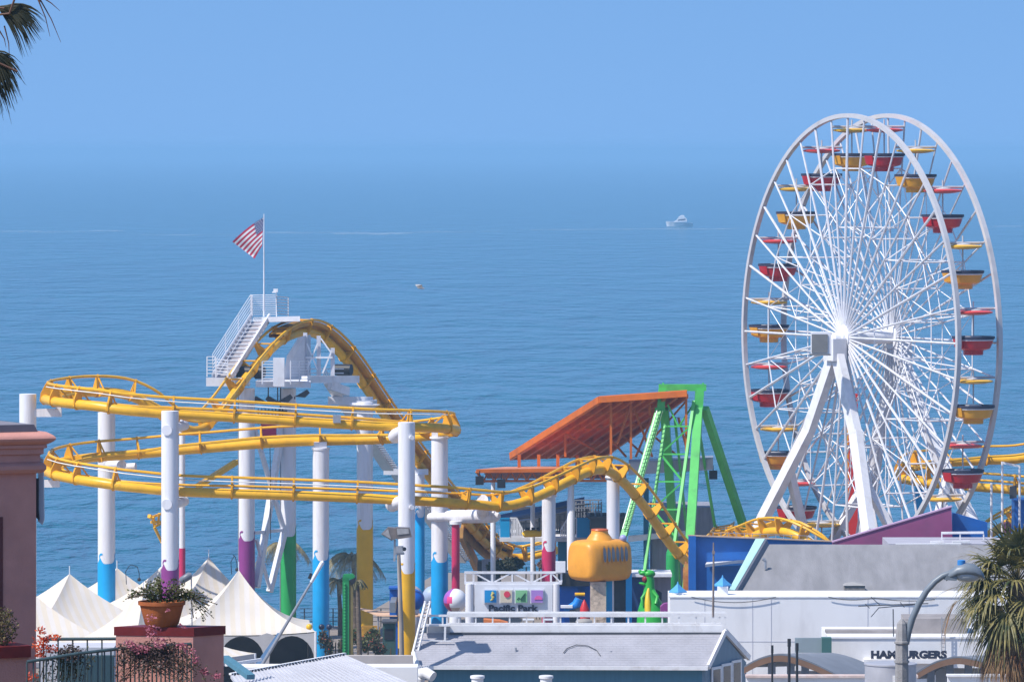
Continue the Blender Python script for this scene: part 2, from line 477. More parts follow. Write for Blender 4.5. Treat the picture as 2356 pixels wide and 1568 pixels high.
column(245, 335.6, 948, 0.49, 1290, M_BLUE, label="white column with blue base painted like waves")
column(391, 320.6, 945, 0.47, 1305, M_PURP, label="white column with purple base painted like waves, in front of the track")
column(419, 341, 960, 0.17, None, label="thin white column with red base behind the purple one")
b = MB().lathe([(0.183, DECK), (0.183, vz(1260, 341))], (ux(419, 341), 341, 0), 16); b.build("painted_base", M_RED, COLS[419], 30)
column(567, 345, 893, 0.475, 1238, M_PURP, label="white column with purple base under the hill platform")
column(663, 348, 893, 0.45, 1228, M_GRN, label="white column with green base under the hill platform")
column(738, 333, 1030, 0.455, 1283, M_BLUE, label="white column with blue base that carries the middle track")
column(839, 350, 925, 0.475, 1212, M_YELC, label="white column with yellow base and collar")
column(935, 320.4, 971, 0.455, 1313, M_YELC, label="white column with yellow base behind the floodlight post")
column(965, 366, 1090, 0.30, 1185, M_BLUE, label="thin white column with blue base beside the lift stair")
column(1011, 328.5, 1005, 0.46, 1287, M_BLUE, label="white column with blue base under the right hand turn")
column(64, 328, 906, 0.47, None, label="white column with yellow base partly behind the pink building")
b = MB().lathe([(0.482, DECK), (0.482, vz(1370, 328))], (ux(64, 328), 328, 0), 24); b.build("painted_base", M_YELC, COLS[64], 30)
column(1262, 327.5, 1140, 0.375, 1262, M_RED, label="white column with raspberry red base under the rising track")
column(1410, 334, 1098, 0.36, None, label="plain white column under the hump")
column(1048, 326, 1205, 0.22, None, pmat=M_RED, label="thin raspberry red column under the white beam")
column(1546, 341, 1275, 0.36, None, pmat=M_GRN, label="green column under the drop")
MB().lathe([(0.36, vz(1300, 341)), (0.34, vz(1270, 341)), (0.2, vz(1255, 341))], (ux(1546, 341), 341, 0), 16).build("support_arm", M_GRN, COLS[1546], 40)
column(2560, 364, 1125, 0.4, None, label="white column carrying the far right turn")
column(2440, 356, 1150, 0.4, None, label="white column under the far right climb")
column(2115, 366, 1090, 0.27, None, pmat=M_BLUE, label="turquoise column beyond the wheel")

# arms, collars and caps
arm(391, W(395, 985, 320.6), W(425, 978, 322.6), 0.26); arm(391, W(395, 1160, 320.6), W(425, 1152, 322.6), 0.26)
for v in (988, 1158):
    c = W(387, v, 320.6); MB().tube([c, c + Vector((-0.05, -0.52, 0))], 0.28, 16).build("support_arm", M_WHITE, COLS[391], 40)
arm(245, W(245, 1068, 335.6), W(282, 1068, 333.4), 0.24); arm(245, W(255, 1075, 335), W(312, 1072, 334.6), 0.2)
c = W(935, 985, 320.4); MB().tube([c, W(908, 1003, 322)], [0.28, 0.40], 14).build("support_arm", M_WHITE, COLS[935], 40)
c = W(935, 1150, 320.4); MB().tube([c, W(902, 1160, 322.6)], [0.28, 0.40], 14).build("support_arm", M_WHITE, COLS[935], 40)
for v in (1005, 1165):
    c = W(943, v, 320.4); MB().tube([c, c + Vector((0.12, -0.55, 0))], 0.13, 12).build("support_arm", M_WHITE, COLS[935], 40)
b = MB().bbox((ux(64, 328), 327.75, vz(958, 328)), (ux(140, 327.5), 328.25, vz(940, 328))); b.prism([W(128, 940, 327.8), W(140, 940, 327.8), W(140, 925, 327.8), W(132, 925, 327.8)], (0, 0.3, 0)); b.build("support_arm", M_WHITE, COLS[64])
MB().bbox((ux(70, 328), 327.75, vz(1120, 328)), (ux(137, 328), 328.25, vz(1103, 328))).build("support_arm", M_WHITE, COLS[64])
MB().box(W(737, 1024, 333), (0.72, 0.6, 0.4)).lathe([(0.50, vz(1034, 333)), (0.50, vz(1029, 333))], (ux(738, 333), 333, 0), 20).build("column_cap", M_WHITE, COLS[738], 40)
MB().box(W(1000, 996, 328.5), (0.34, 0.5, 0.5)).lathe([(0.55, vz(1008, 328.5)), (0.55, vz(1004, 328.5))], (ux(1011, 328.5), 328.5, 0), 20).build("column_cap", M_WHITE, COLS[1011], 40)
MB().lathe([(0.46, vz(1142, 327.5)), (0.46, vz(1139, 327.5)), (0.30, vz(1132, 327.5)), (0.26, vz(1112, 327.5))], (ux(1262, 327.5), 327.5, 0), 20).build("column_cap", M_WHITE, COLS[1262], 40)
MB().lathe([(0.46, vz(1098, 334)), (0.42, vz(1094, 334)), (0.22, vz(1075, 334))], (ux(1410, 334), 334, 0), 20).build("column_cap", M_WHITE, COLS[1410], 40)
MB().lathe([(0.53, vz(1446, 350)), (0.53, vz(1443, 350))], (ux(839, 350), 350, 0), 24).lathe([(0.50, DECK), (0.53, vz(1466, 350))], (ux(839, 350), 350, 0), 24).build("column_cap", M_YELC, COLS[839], 40)
# the horizontal white drum that joins the red and blue columns
pts = [W(1021, 1187, 326.8), W(1028, 1187, 326.7), W(1040, 1187, 326.5), W(1080, 1187, 326), W(1128, 1187, 325.4), W(1141, 1187, 325.2), W(1148, 1187, 325.1)]
MB().tube(pts, [0.16, 0.29, 0.36, 0.37, 0.36, 0.30, 0.16], 18).build("cross_beam", M_WHITE, coaster, 50)
MB().lathe([(0.34, vz(1205, 326)), (0.34, vz(1198, 326))], (ux(1048, 326), 326, 0), 16).build("column_cap", M_WHITE, COLS[1048], 40)
MB().tube([W(990, 1189, 328.5), W(1030, 1188, 327)], 0.24, 12).build("support_arm", M_WHITE, COLS[1011], 40)
MB().tube([W(1110, 1148, 323.6), W(1110, 1180, 325.4)], [0.3, 0.36], 12).build("support_arm", M_WHITE, COLS[1011], 40)

# bracing between the two hill columns
def bracebar(a, b_, w=0.2, name="brace", m=None):
    MB().beam(a, b_, w).build(name, m or M_WSTEEL, coaster)
bracebar(W(590, 1350, 345.5), W(648, 985, 347.8), 0.34); bracebar(W(585, 985, 345.2), W(655, 1225, 347.6), 0.22)
bracebar(W(585, 1225, 345.5), W(655, 1218, 347.6), 0.18); bracebar(W(590, 1240, 345.5), W(622, 1360, 346.5), 0.16); bracebar(W(655, 1220, 347.6), W(620, 1360, 346.5), 0.30)

# platform, stair and rails of the lift hill
b = MB()
HN = (W(515, 927, 338.5) - W(690, 742, 349.8)); HN.z = 0; HN.normalize()           # plan direction down the first drop
HS = Vector((-HN.y, HN.x, 0))                                                       # across it (towards picture right and the viewer)
if HS.x < 0: HS = -HS
def slab(mb, pts_uvY, th):
    mb.prism([W(*p) for p in pts_uvY], (0, 0, -th))
slab(b, [(474, 868, 344), (556, 868, 344), (575, 868, 350), (500, 868, 350)], 0.5)
b.build("platform", M_WSTEEL, coaster)
b = MB(); slab(b, [(588, 876, 343.2), (715, 878, 345), (712, 870, 352), (600, 870, 352)], 0.35); b.build("platform", M_WSTEEL, coaster)
b = MB(); b.beam(W(700, 872, 347), W(820, 872, 352), 0.4, 0.42); b.beam(W(758, 886, 352), W(800, 900, 354), 0.25, 0.5); b.build("platform", M_WSTEEL, coaster)
b = MB(); slab(b, [(754, 912, 355.5), (856, 912, 355.5), (858, 912, 358.5), (760, 912, 358.5)], 0.5); b.build("platform", M_WSTEEL, coaster)
b = MB(); slab(b, [(882, 1078, 366), (985, 1078, 366), (985, 1078, 369.5), (885, 1078, 369.5)], 0.36); b.build("platform", M_WSTEEL, coaster)
MB().lathe([(0.9, vz(930, 350)), (0.55, vz(938, 350)), (0.475, vz(945, 350))], (ux(839, 350), 350, 0), 18).build("column_cap", M_WHITE, COLS[839], 40)
b = MB(); b.beam(W(820, 934, 350), W(850, 926, 357), 0.9, 0.4); b.build("support_arm", M_WHITE, COLS[839])
# left stair
s0, s1 = W(489, 866, 344.4), W(577, 728, 352.0)
t0, t1 = W(532, 866, 343.6), W(620, 727, 351.2)
b = MB()
for i in range(1, 15):
    f = i / 15
    a, c = s0.lerp(s1, f), t0.lerp(t1, f); b.beam(a, c, 0.26, 0.05)
b.build("stair_treads", M_WSTEEL, coaster)
b = MB(); b.beam(s0, s1, 0.10, 0.34); b.beam(t0, t1, 0.10, 0.34)
b.build("stair_stringer", M_WSTEEL, coaster)
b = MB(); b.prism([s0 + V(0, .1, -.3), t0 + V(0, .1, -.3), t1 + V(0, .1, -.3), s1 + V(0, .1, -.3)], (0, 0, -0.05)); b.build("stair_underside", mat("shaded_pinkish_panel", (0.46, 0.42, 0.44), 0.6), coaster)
def railing(pts, hgt=1.15, bars=6, post=1.3, r=0.028, up=Vector((0, 0, 1)), name="railing", tubes=True):
    b = MB()
    for i in range(len(pts) - 1):
        a, c = Vector(pts[i]), Vector(pts[i + 1]); L = (c - a).length; k = max(1, int(L / post))
        for j in range(bars):
            z = up * (hgt * (j + 1) / bars); b.beam(a + z, c + z, r * 1.6)
        for j in range(k + 1):
            q = a.lerp(c, j / k); b.beam(q, q + up * hgt, r * 2.2)
    return b.build(name, M_WSTEEL, coaster)
railing([W(476, 866, 344.2), W(496, 866, 344.2)]); railing([W(497, 866, 342.6), W(524, 868, 342.4)], 1.0)
railing([s0, s1], 1.3, 6, 2.2, 0.017)
top_l, top_r = W(578, 728, 354.5), W(632, 728, 354.5)
b = MB(); slab(b, [(582, 729, 354.6), (690, 729, 352.6), (690, 727, 350.2), (612, 729, 350.6)], 0.3); b.build("platform", M_WSTEEL, coaster)
railing([W(577, 728, 354.6), W(636, 728, 354.6)], 1.28, 10, 0.8); railing([W(577, 728, 354.6), W(580, 729, 352)], 1.28, 7)
railing([W(636, 728, 354.6), W(663, 730, 357)], 1.2, 7)
railing([W(603, 883, 343), W(640, 883, 343)], 1.3, 8); railing([W(668, 884, 344), W(709, 884, 345)], 1.35, 8, 0.7)
MB().bbox((ux(628, 342.8), 342.8, vz(888, 343)), (ux(654, 342.8), 343.3, vz(823, 343))).build("control_cabinet", M_WSTEEL, coaster)
# grey engine house under the crest
b = MB(); b.prism([W(650, 872, 348.5), W(660, 818, 348.5), W(686, 776, 349.5), W(700, 772, 350), W(700, 868, 350)], (0.3, 2.0, 0)); b.build("lift_housing", mat("grey_housing_paint", (0.58, 0.58, 0.62), 0.5, var=0.12), coaster)
M_HOUSE = mat("grey_panel_paint", (0.55, 0.55, 0.60), 0.5, var=0.12)
for u, v in ((733, 772), (765, 800), (702, 765)):
    MB().beam(W(u, v, 350.5), W(u, 870, 350.5), 0.24, 0.2).build("upright", M_HOUSE, coaster)
for p, q, w in (((742, 858), (763, 806), .09), ((706, 850), (730, 790), .08), ((706, 790), (730, 850), .08), ((702, 822), (765, 822), .10), ((738, 778), (762, 812), .08)):
    MB().beam(W(*p, 350.3), W(*q, 350.3), w).build("brace", M_WSTEEL, coaster)
MB().beam(W(690, 858, 350.2), W(790, 858, 352), 0.05).beam(W(690, 848, 350.2), W(790, 848, 352), 0.05).build("hand_rail", M_WSTEEL, coaster)
for u, v, Y, w in ((562, 855, 345.5, 0.9), (596, 855, 346.5, 0.6), (790, 850, 353.5, 1.0)):
    b = MB(); c = W(u, v, Y)
    b.tube([c - HS * w * 0.5, c + HS * w * 0.5], 0.34, 14); b.box(c + V(0, 0, -0.15), (w * 0.8, 0.7, 0.5)); b.build("drive_motor", M_BLACK, coaster, 40)
# catwalk stair beside the lift on the right
c0, c1 = W(770, 880, 354), W(905, 1078, 364.5)
b = MB(); side = Vector((-0.75, 0.45, 0)) * 0.9
b.prism([c0, c0 + side, c1 + side, c1], (0, 0, -0.12))
for k in range(40):
    f = k / 39; p = c0.lerp(c1, f); b.box(p + V(0, 0, 0.1), (0.5, 0.35, 0.10))
b.build("catwalk", M_WSTEEL, coaster)
railing([c0 + side, c1 + side], 0.9, 5, 1.6); 
c2, c3 = W(925, 1092, 368), W(1072, 1290, 381)
b = MB(); b.prism([c2, c2 + side, c3 + side, c3], (0, 0, -0.12))
for k in range(40):
    f = k / 39; p = c2.lerp(c3, f); b.box(p + V(0, 0, 0.1), (0.5, 0.35, 0.10))
b.build("catwalk", M_WSTEEL, coaster); railing([c2 + side, c3 + side], 0.9, 5, 1.6); railing([c2, c3], 0.9, 5, 1.6)
# broad ochre trough that carries the chain between the lift rails
lift = [f for f in fr_main if f[0].y > 350.5 and f[0].y < 386 and f[0].x < W(1170, 1280, 386).x and f[0].z > 5.2]
b = MB()
for (p, T, S, N), (p2, T2, S2, N2) in zip(lift, lift[1:]):
    a_, c_, d_, e_ = p - S * 0.47 - N * .10, p + S * 0.47 - N * .10, p2 + S2 * 0.47 - N2 * .10, p2 - S2 * 0.47 - N2 * .10
    b.add([a_, c_, d_, e_, a_ - N * .22, c_ - N * .22, d_ - N2 * .22, e_ - N2 * .22], [(0, 1, 2, 3), (7, 6, 5, 4), (0, 3, 7, 4), (1, 5, 6, 2)])
b.build("lift_trough", mat("ochre_trough", (0.66, 0.32, 0.02), 0.5, var=0.2), coaster)
# dark chain trough along the lower lift
a0, a1 = W(1160, 1272, 385.6), W(1085, 1190, 378.6)
MB().beam(a0 + V(0, 0, 0.12), a1 + V(0, 0, 0.12), 0.34, 0.2).build("chain_trough", mat("oily_chain", (0.05, 0.02, 0.035), 0.4), coaster)
MB().beam(W(1095, 1300, 384), W(1060, 1225, 378), 0.3, 0.7).beam(W(1145, 1292, 386), W(1062, 1218, 378.4), 0.18, 0.9).build("lift_girder", mat("ochre_girder", (0.36, 0.17, 0.02), 0.5, var=0.3), coaster)

for cu_, Y_c in ((567, 345), (663, 348)):
    p_ = W(cu_, 900, Y_c); MB().tube([V(p_.x - .46, p_.y - .16, DECK), V(p_.x - .46, p_.y - .16, p_.z)], 0.03, 6).build("conduit", M_STEEL, COLS[cu_], True)
MB().tube([W(620, 985, 345.9), W(622, 1100, 345.8), W(622, 1240, 345.8)], 0.025, 5).build("hanging_cable", M_DARK, coaster, True)
# flagpole and flag on the hill top, lamp beside it
POLE = W(607, 728, 351.5)
pole = tag(MB().tube([POLE, POLE + V(0, 0, 1.3)], 0.06, 8).tube([POLE + V(0, 0, 1.3), V(POLE.x, POLE.y, vz(492, 351.5))], [0.045, 0.025], 8).build("flagpole", M_WSTEEL, None, True),
    "slim white flagpole rising from the top of the coaster hill", "flagpole")
def flag_material():
    m = bpy.data.materials.new("flag_cloth"); m.use_nodes = True
    n, l = m.node_tree.nodes, m.node_tree.links; b = n["Principled BSDF"]; b.inputs["Roughness"].default_value = 0.8
    at = n.new("ShaderNodeAttribute"); at.attribute_name = "flag_colour"; l.new(at.outputs["Color"], b.inputs["Base Color"])
    return m
def flag():
    n_u, n_v = 26, 39; P0 = V(POLE.x, POLE.y, 0); vs, fs, cols = [], [], []
    top, hoist = vz(500, 351.5), 1.75
    for j in range(n_v + 1):
        for i in range(n_u + 1):
            s, t = i / n_u, j / n_v
            # cloth swings left and sags, so that the fly end hangs low
            x = -1.84 * s * (1 - t) + t * (-0.09 - 0.44 * s)
            z = top - 1.44 * s * (1 - t) - t * (1.68 + 0.75 * s) + 0.10 * math.sin(s * 3.1) * (1 - t)
            y = 0.16 * math.sin(s * 7 + t * 2.0) * s
            vs.append((P0.x - 0.03 + x, P0.y + y, z))
    for j in range(n_v):
        for i in range(n_u):
            a = j * (n_u + 1) + i; fs.append((a, a + 1, a + n_u + 2, a + n_u + 1))
            st = j // 3; canton = st < 6 and i < n_u * 0.27
            c = (0.02, 0.04, 0.16) if canton else ((0.50, 0.02, 0.06) if st % 2 == 0 else (0.80, 0.78, 0.78))
            if canton and j % 3 == 1 and i % 2 == (st % 2): c = (0.8, 0.8, 0.82)
            cols.append(c)
    me = bpy.data.meshes.new("flag"); me.from_pydata(vs, [], fs); ca = me.color_attributes.new("flag_colour", 'FLOAT_COLOR', 'CORNER')
    k = 0
    for c in cols:
        for _ in range(4): ca.data[k].color = c + (1,); k += 1
    me.materials.append(flag_material()); o = bpy.data.objects.new("flag", me); COL.objects.link(o)
    sm = o.modifiers.new("cloth", 'SOLIDIFY'); sm.thickness = 0.012
    tag(o, "striped red and white flag with a blue canton blowing from the hill top pole", "flag")
flag()
c = W(634, 668, 353)
lamp = tag(MB().tube([W(636, 728, 353), W(635, 674, 353)], 0.03, 6).box(c, (0.26, 0.3, 0.2)).box(c + V(-0.08, -0.05, -0.1), (0.24, 0.3, 0.08)).build("floodlight", M_WSTEEL),
    "small white floodlight on a post beside the flagpole", "floodlight")
# dark floodlights hung under the hill platform
for k, (u, v, dx) in enumerate(((600, 921, -1), (628, 920, -1), (655, 917, 1), (694, 906, 1))):
    c = W(u, v, 345.5)
    t = thing("floodlight", "", "floodlight", c, "dark floodlights under the hill platform")
    t["label"] = ["dark floodlight under the hill platform, nearest the purple based column", "dark floodlight under the hill platform, second from the purple based column", "dark floodlight close to the green based column's left side", "dark floodlight jutting out right of the green based column"][k]
    MB().prism([c + V(-0.42 * dx, 0, -0.16), c + V(0.30 * dx, 0, 0.26), c + V(0.46 * dx, 0, 0.06), c + V(0.2 * dx, 0, -0.2)], (0, 0.45, 0)).build("lamp_housing", M_DARK, t)
    MB().beam(c + V(-0.42 * dx, 0.2, -0.16), c + V(-0.42 * dx, 0.2, 0.9 if k < 3 else -0.3), 0.07).build("bracket", M_DARK, t)
b = MB(); c = W(625, 962, 346)
b.beam(W(590, 945, 345.6), W(660, 945, 346.6), 0.1); b.beam(W(590, 958, 345.6), W(660, 958, 346.6), 0.08)
for k in range(8): b.beam(W(594 + k * 8, 940, 345.6 + k * .1), W(594 + k * 8, 975, 345.6 + k * .1), 0.07)
b.build("cable_rack", M_DARK, coaster)
MB().box(W(618, 985, 346), (0.9, 0.5, 0.9)).tube([W(606, 975, 346), W(632, 975, 346)], 0.25, 10).build("drive_motor", M_RED, coaster)
MB().box(W(775, 963, 321.3), (0.42, 0.3, 0.42)).build("junction_box", M_STEEL, coaster)
# ---------------------------------------------------------------- big wheel
WY, WR, WW = 350.0, 13.0, 2.7
HUB = W(1996, 775, WY)
WT, WNV = Vector((0.432, -0.902, 0)).normalized(), Vector((-0.902, -0.432, 0)).normalized()
wheel = thing("ferris_wheel", "tall white Ferris wheel with red and yellow gondolas over the pier", "Ferris wheel", (HUB.x, HUB.y, DECK))
M_RIM = mat("white_rim_paint", (0.54, 0.53, 0.545), 0.4, var=0.12, scale=0.5, dirt=(0.26, 0.23, 0.22), dscale=0.5, damt=0.55)
M_WHL = mat("white_spoke_paint", (0.80, 0.80, 0.83), 0.45, var=0.06)
def wp(a, r, side):
    """point on the wheel: angle a degrees from top towards picture right, radius r, side -1 far .. 1 near"""
    return HUB + WT * (r * math.sin(R(a))) + Vector((0, 0, 1)) * (r * math.cos(R(a))) + WNV * (side * WW / 2)
M_SPK = mat("spoke_paint", (0.64, 0.64, 0.68), 0.45, var=0.15, scale=2)
for sd in (1, -1):
    b = MB(); vs, fs = [], []; N = 120
    for k in range(N):
        for dr, ds in ((-0.125, -0.10), (0.125, -0.10), (0.125, 0.10), (-0.125, 0.10)):
            vs.append(wp(360 * k / N, WR + dr, sd + ds))
    for k in range(N):
        for j in range(4):
            a, c = k * 4 + j, k * 4 + (j + 1) % 4; d, e = ((k + 1) % N) * 4 + (j + 1) % 4, ((k + 1) % N) * 4 + j
            fs.append((a, c, d, e))
    b.add(vs, fs).build("rim", M_RIM, wheel)
    for k in range(40):
        a = 9 * k; b = MB()
        b.tube([wp(a, 0.55, sd * 1.18), wp(a, WR - 0.15, sd)], (0.062 if k % 2 else 0.078) * (1 if sd > 0 else 0.85), 6).build("spoke", M_SPK, wheel, True)
    # polygon of thin ties that holds the spokes
    b = MB()
    for k in range(20):
        b.tube([wp(9 + 18 * k, WR * 0.77, sd), wp(27 + 18 * k, WR * 0.77, sd)], 0.04, 5)
        b.tube([wp(9 + 18 * k, WR * 0.50, sd), wp(27 + 18 * k, WR * 0.50, sd)], 0.035, 5)
        b.tube([wp(9 + 18 * k, WR * 0.50, sd), wp(27 + 18 * k, WR * 0.77, sd)], 0.028, 4)
        b.tube([wp(27 + 18 * k, WR * 0.50, sd), wp(9 + 18 * k, WR * 0.77, sd)], 0.028, 4)
    b.build("tie_ring", M_WHL, wheel)
    MB().tube([wp(9 + 18 * k, WR * 0.25, sd) for k in range(20)], 0.03, 5, closed=True).build("hub_ring", M_WHL, wheel)
for k in range(20):
    a = 9 + 18 * k
    MB().tube([wp(a, 12.5, 1), wp(a, 12.5, -1)], 0.075, 8).build("gondola_axle", M_RIM, wheel, True)
    b = MB(); b.tube([wp(a, WR * 0.77, 1), wp(a, WR * 0.77, -1)], 0.05, 5); b.tube([wp(a, WR * 0.50, 1), wp(a, WR * 0.50, -1)], 0.05, 5)
    b.tube([wp(a, WR * 0.77, 1), wp(a, WR * 0.50, -1)], 0.04, 5); b.tube([wp(a, WR * 0.77, -1), wp(a, WR * 0.50, 1)], 0.04, 5)
    b.tube([wp(a, WR * 0.50, 1), wp(a, WR * 0.2, -1)], 0.04, 5)
    b.build("cross_brace", M_WHL, wheel)
b = MB()
b.tube([HUB + WNV * 1.9, HUB - WNV * 1.9], 0.42, 18); b.tube([HUB + WNV * 2.3, HUB + WNV * 1.9], 0.30, 14)
for sd in (1, -1):
    c = HUB + WNV * (sd * WW / 2 * 1.18); b.tube([c + WNV * 0.12, c - WNV * 0.12], 0.72, 24)
b.build("hub", M_WHL, wheel, 40)
for sd in (1, -1):
    for sg in (-1, 1):
        top = HUB + WNV * sd * 2.15 + WT * sg * 0.25 + V(0, 0, -1.1)
        mid = HUB + WNV * sd * 2.4 + WT * sg * 2.9 + V(0, 0, -5.6)
        low = HUB + WNV * sd * 3.55 + WT * sg * 6.5 + V(0, 0, -11.0)
        ext = low + (low - mid) * 1.05; ext.z = DECK
        b = MB(); b.beam(top, mid, 0.46, 0.78, WT); b.beam(mid - (low - mid) * 0.02, low, 0.47, 0.80, WT); b.beam(low, ext, 0.46, 0.78, WT)
        b.build("support_leg", M_WSTEEL, wheel)
        p = mid.lerp(low, 0.42); q = low + WNV * (-sd * 2.6) + WT * (-sg * 0.6); q.z -= 1.2
        e = q + (q - p).normalized() * 5; k = (DECK - q.z) / (e.z - q.z); e = q + (e - q) * k
        MB().beam(p, e, 0.40, 0.55, WT).build("support_strut", M_WSTEEL, wheel)
    c = HUB + WNV * sd * 2.2 + V(0, 0, -0.7)
    MB().box(c, (0.9, 1.2, 1.3), math.atan2(WNV.y, WNV.x)).build("bearing_housing", M_WSTEEL, wheel)
for sd in (1,):
    c = W(1888, 790, 346.2)
    MB().box(c, (1.15, 1.0, 1.35)).build("equipment_box", M_WHL, wheel)
    MB().box(c + V(-0.1, -0.53, 0.02), (0.92, 0.08, 1.08)).box(c + V(-0.1, -0.60, -0.62), (1.2, 0.22, 0.1)).build("equipment_box_door", [mat("grey_louvre", (0.20, 0.20, 0.20), 0.6)], wheel)

M_GR = mat("red_fibreglass", (0.50, 0.012, 0.022), 0.32, var=0.1, spec=0.5)
M_GY = mat("amber_fibreglass", (0.78, 0.36, 0.02), 0.32, var=0.1, spec=0.5)
M_TOPR = mat("red_canopy_paint", (0.72, 0.06, 0.05), 0.4, var=0.12)
M_TOPY = mat("amber_canopy_paint", (0.85, 0.48, 0.03), 0.4, var=0.12)
M_NAVY = mat("navy_padding", (0.03, 0.03, 0.06), 0.6)
def make_gondola(nm_m, top_m):
    g = thing("gondola", "gondola", "gondola", (0, 0, 0))
    n = 16
    MB().lathe([(0.50, -2.62), (0.52, -2.36), (0.60, -2.34), (0.86, -2.26), (0.96, -2.0), (1.03, -1.72), (0.97, -1.72), (0.90, -2.0), (0.55, -2.22), (0.01, -2.25)], (0, 0, 0), n).build("tub", nm_m, g, 35)
    MB().lathe([(1.02, -1.72), (1.10, -1.70), (1.10, -1.56), (0.98, -1.56), (0.95, -1.72)], (0, 0, 0), n).build("rim_padding", M_NAVY, g, 30)
    MB().lathe([(1.04, -1.80), (1.06, -1.79), (1.06, -1.75), (1.03, -1.73)], (0, 0, 0), n).build("white_stripe", M_WHL, g, 30)
    # door panel standing proud on one side
    b = MB()
    for k in range(4):
        a0, a1 = R(196 + 9 * k), R(205 + 9 * k)
        P = lambda a, r, z: (r * math.cos(a), r * math.sin(a), z)
        for (r0, z0), (r1, z1) in (((1.12, -1.70), (1.00, -2.20)),):
            b.add([P(a0, r1, z1), P(a1, r1, z1), P(a1, r0, z0), P(a0, r0, z0), P(a0, r1 - .12, z1), P(a1, r1 - .12, z1), P(a1, r0 - .12, z0), P(a0, r0 - .12, z0)],
                  [(0, 1, 2, 3), (5, 4, 7, 6), (0, 4, 5, 1), (3, 2, 6, 7), (1, 5, 6, 2), (4, 0, 3, 7)])
    b.build("door", nm_m, g)
    MB().lathe([(0.30, -0.36), (0.62, -0.33), (0.98, -0.25), (1.0, -0.17), (0.80, -0.12), (0.25, -0.08), (0.05, -0.06)], (0, 0, 0), n).build("canopy", top_m, g, 30)
    MB().lathe([(0.45, -0.10), (0.44, -0.07), (0.30, -0.04), (0.12, 0.0)], (0, 0, 0), n).build("canopy_top", M_RIM, g, 30)
    MB().tube([(0, 0, -2.3), (0, 0, 0.42)], 0.04, 8).build("pole", M_RIM, g, True)
    MB().lathe([(0.42, -1.62), (0.42, -1.56)], (0, 0, 0), 14).build("table", M_RIM, g, 30)
    for ch in g.children:
        for vt in ch.data.vertices: vt.co.x *= 1.12; vt.co.y *= 1.12
    return g
GOND = {"red": make_gondola(M_GR, M_TOPR), "yellow": make_gondola(M_GY, M_TOPY)}
used = set(); NUMW = ["topmost", "second from the top", "third from the top", "fourth from the top", "fifth from the top", "sixth from the top", "seventh from the top", "eighth from the top", "ninth from the top", "lowest"]
for k in range(20):
    side = 1 if k < 10 else -1; i = k % 10
    a = side * (9 + 18 * i)
    colr = ("red" if i % 2 == 0 else "yellow") if side == 1 else ("yellow" if i % 2 == 0 else "red")
    lab = "%s round gondola, %s on the wheel's %s side" % (colr, NUMW[i], "right" if side == 1 else "left")
    loc = wp(a, 12.5, 0)
    if colr not in used:
        g = GOND[colr]; used.add(colr); g.location = loc; g["label"] = lab; g["group"] = "gondolas hanging on the Ferris wheel"
    else: g = place_copy(GOND[colr], loc, lab, "gondolas hanging on the Ferris wheel")
    g.rotation_euler = (0, 0, 0)
# slim red pylon behind the wheel
c = W(1961, 900, 372); t = thing("ride_tower", "slim red pylon with a yellow edge seen through the wheel's spokes", "tower", (c.x, c.y, DECK))
MB().bbox((c.x - 0.28, 371.7, DECK), (c.x + 0.30, 372.3, vz(905, 372))).build("mast", mat("signal_red_paint", (0.62, 0.03, 0.02), 0.4), t)
MB().bbox((c.x - 0.42, 371.75, DECK), (c.x - 0.28, 372.2, vz(930, 372))).build("ladder_rail", M_YELC, t)
# ---------------------------------------------------------------- green swing tower
M_LIME = mat("lime_green_paint", (0.09, 0.52, 0.10), 0.4, var=0.12, scale=1.2, dirt=(0.03, 0.16, 0.05), dscale=1.5, damt=0.4)
TY = 358.0
c = W(1565, 1440, TY); tower = thing("swing_tower", "tall bright green steel A frame tower with ladder, behind the yellow drop", "ride tower", (c.x, c.y, DECK))
def leg(u0, v0, y0, u1, v1, y1, w, h=None, name="leg", m=None):
    a, b_ = W(u0, v0, y0), W(u1, v1, y1); e = a + (b_ - a) * ((DECK - a.z) / (b_.z - a.z))
    return MB().beam(a, e, w, h or w).build(name, m or M_LIME, tower)
MB().beam(W(1515, 891, TY), W(1624, 891, TY), 0.42, 0.40).beam(W(1525, 884, TY), W(1525, 880, TY), .1).beam(W(1617, 884, TY), W(1617, 880, TY), .1).build("top_beam", M_LIME, tower)
for u0, u1, uw in ((1523, 1519, 0.46), (1609, 1606, 0.52)):
    b = MB(); b.beam(W(u0, 896, TY), W(u1, 948, TY - 0.1), uw, 0.6); b.box(W(u1 - 1, 942, TY - 0.32), (0.62, 0.1, 0.24)); b.build("leg_head", M_LIME, tower)
leg(1606, 940, TY - 0.4, 1588, 1228, TY - 4.4, 0.52, 0.4)
leg(1528, 940, TY + 0.3, 1547, 1201, TY + 4.0, 0.5, 0.4)
leg(1620, 938, TY + 0.3, 1711, 1213, TY + 4.5, 0.42, 0.4)
leg(1516, 940, TY - 0.3, 1440, 1212, TY - 4.0, 0.40, 0.16)
MB().beam(W(1626, 950, TY + 0.5), W(1719, 1222, TY + 4.7), 0.16, 0.3).build("cable_tray", M_DARK, tower)
leg(1529, 975, TY - 0.5, 1490, 1257, TY - 3.5, 0.16, name="strut"); leg(1596, 922, TY - 0.5, 1556, 1215, TY - 3.8, 0.17, name="strut")
leg(1608, 990, TY + 1.2, 1648, 1232, TY + 3.8, 0.14, name="strut"); leg(1552, 960, TY + 0.6, 1572, 1150, TY + 3.0, 0.14, name="strut")
def lerp2(p, q, v): f = (v - p[1]) / (q[1] - p[1]); return (p[0] + (q[0] - p[0]) * f, v, p[2] + (q[2] - p[2]) * f)
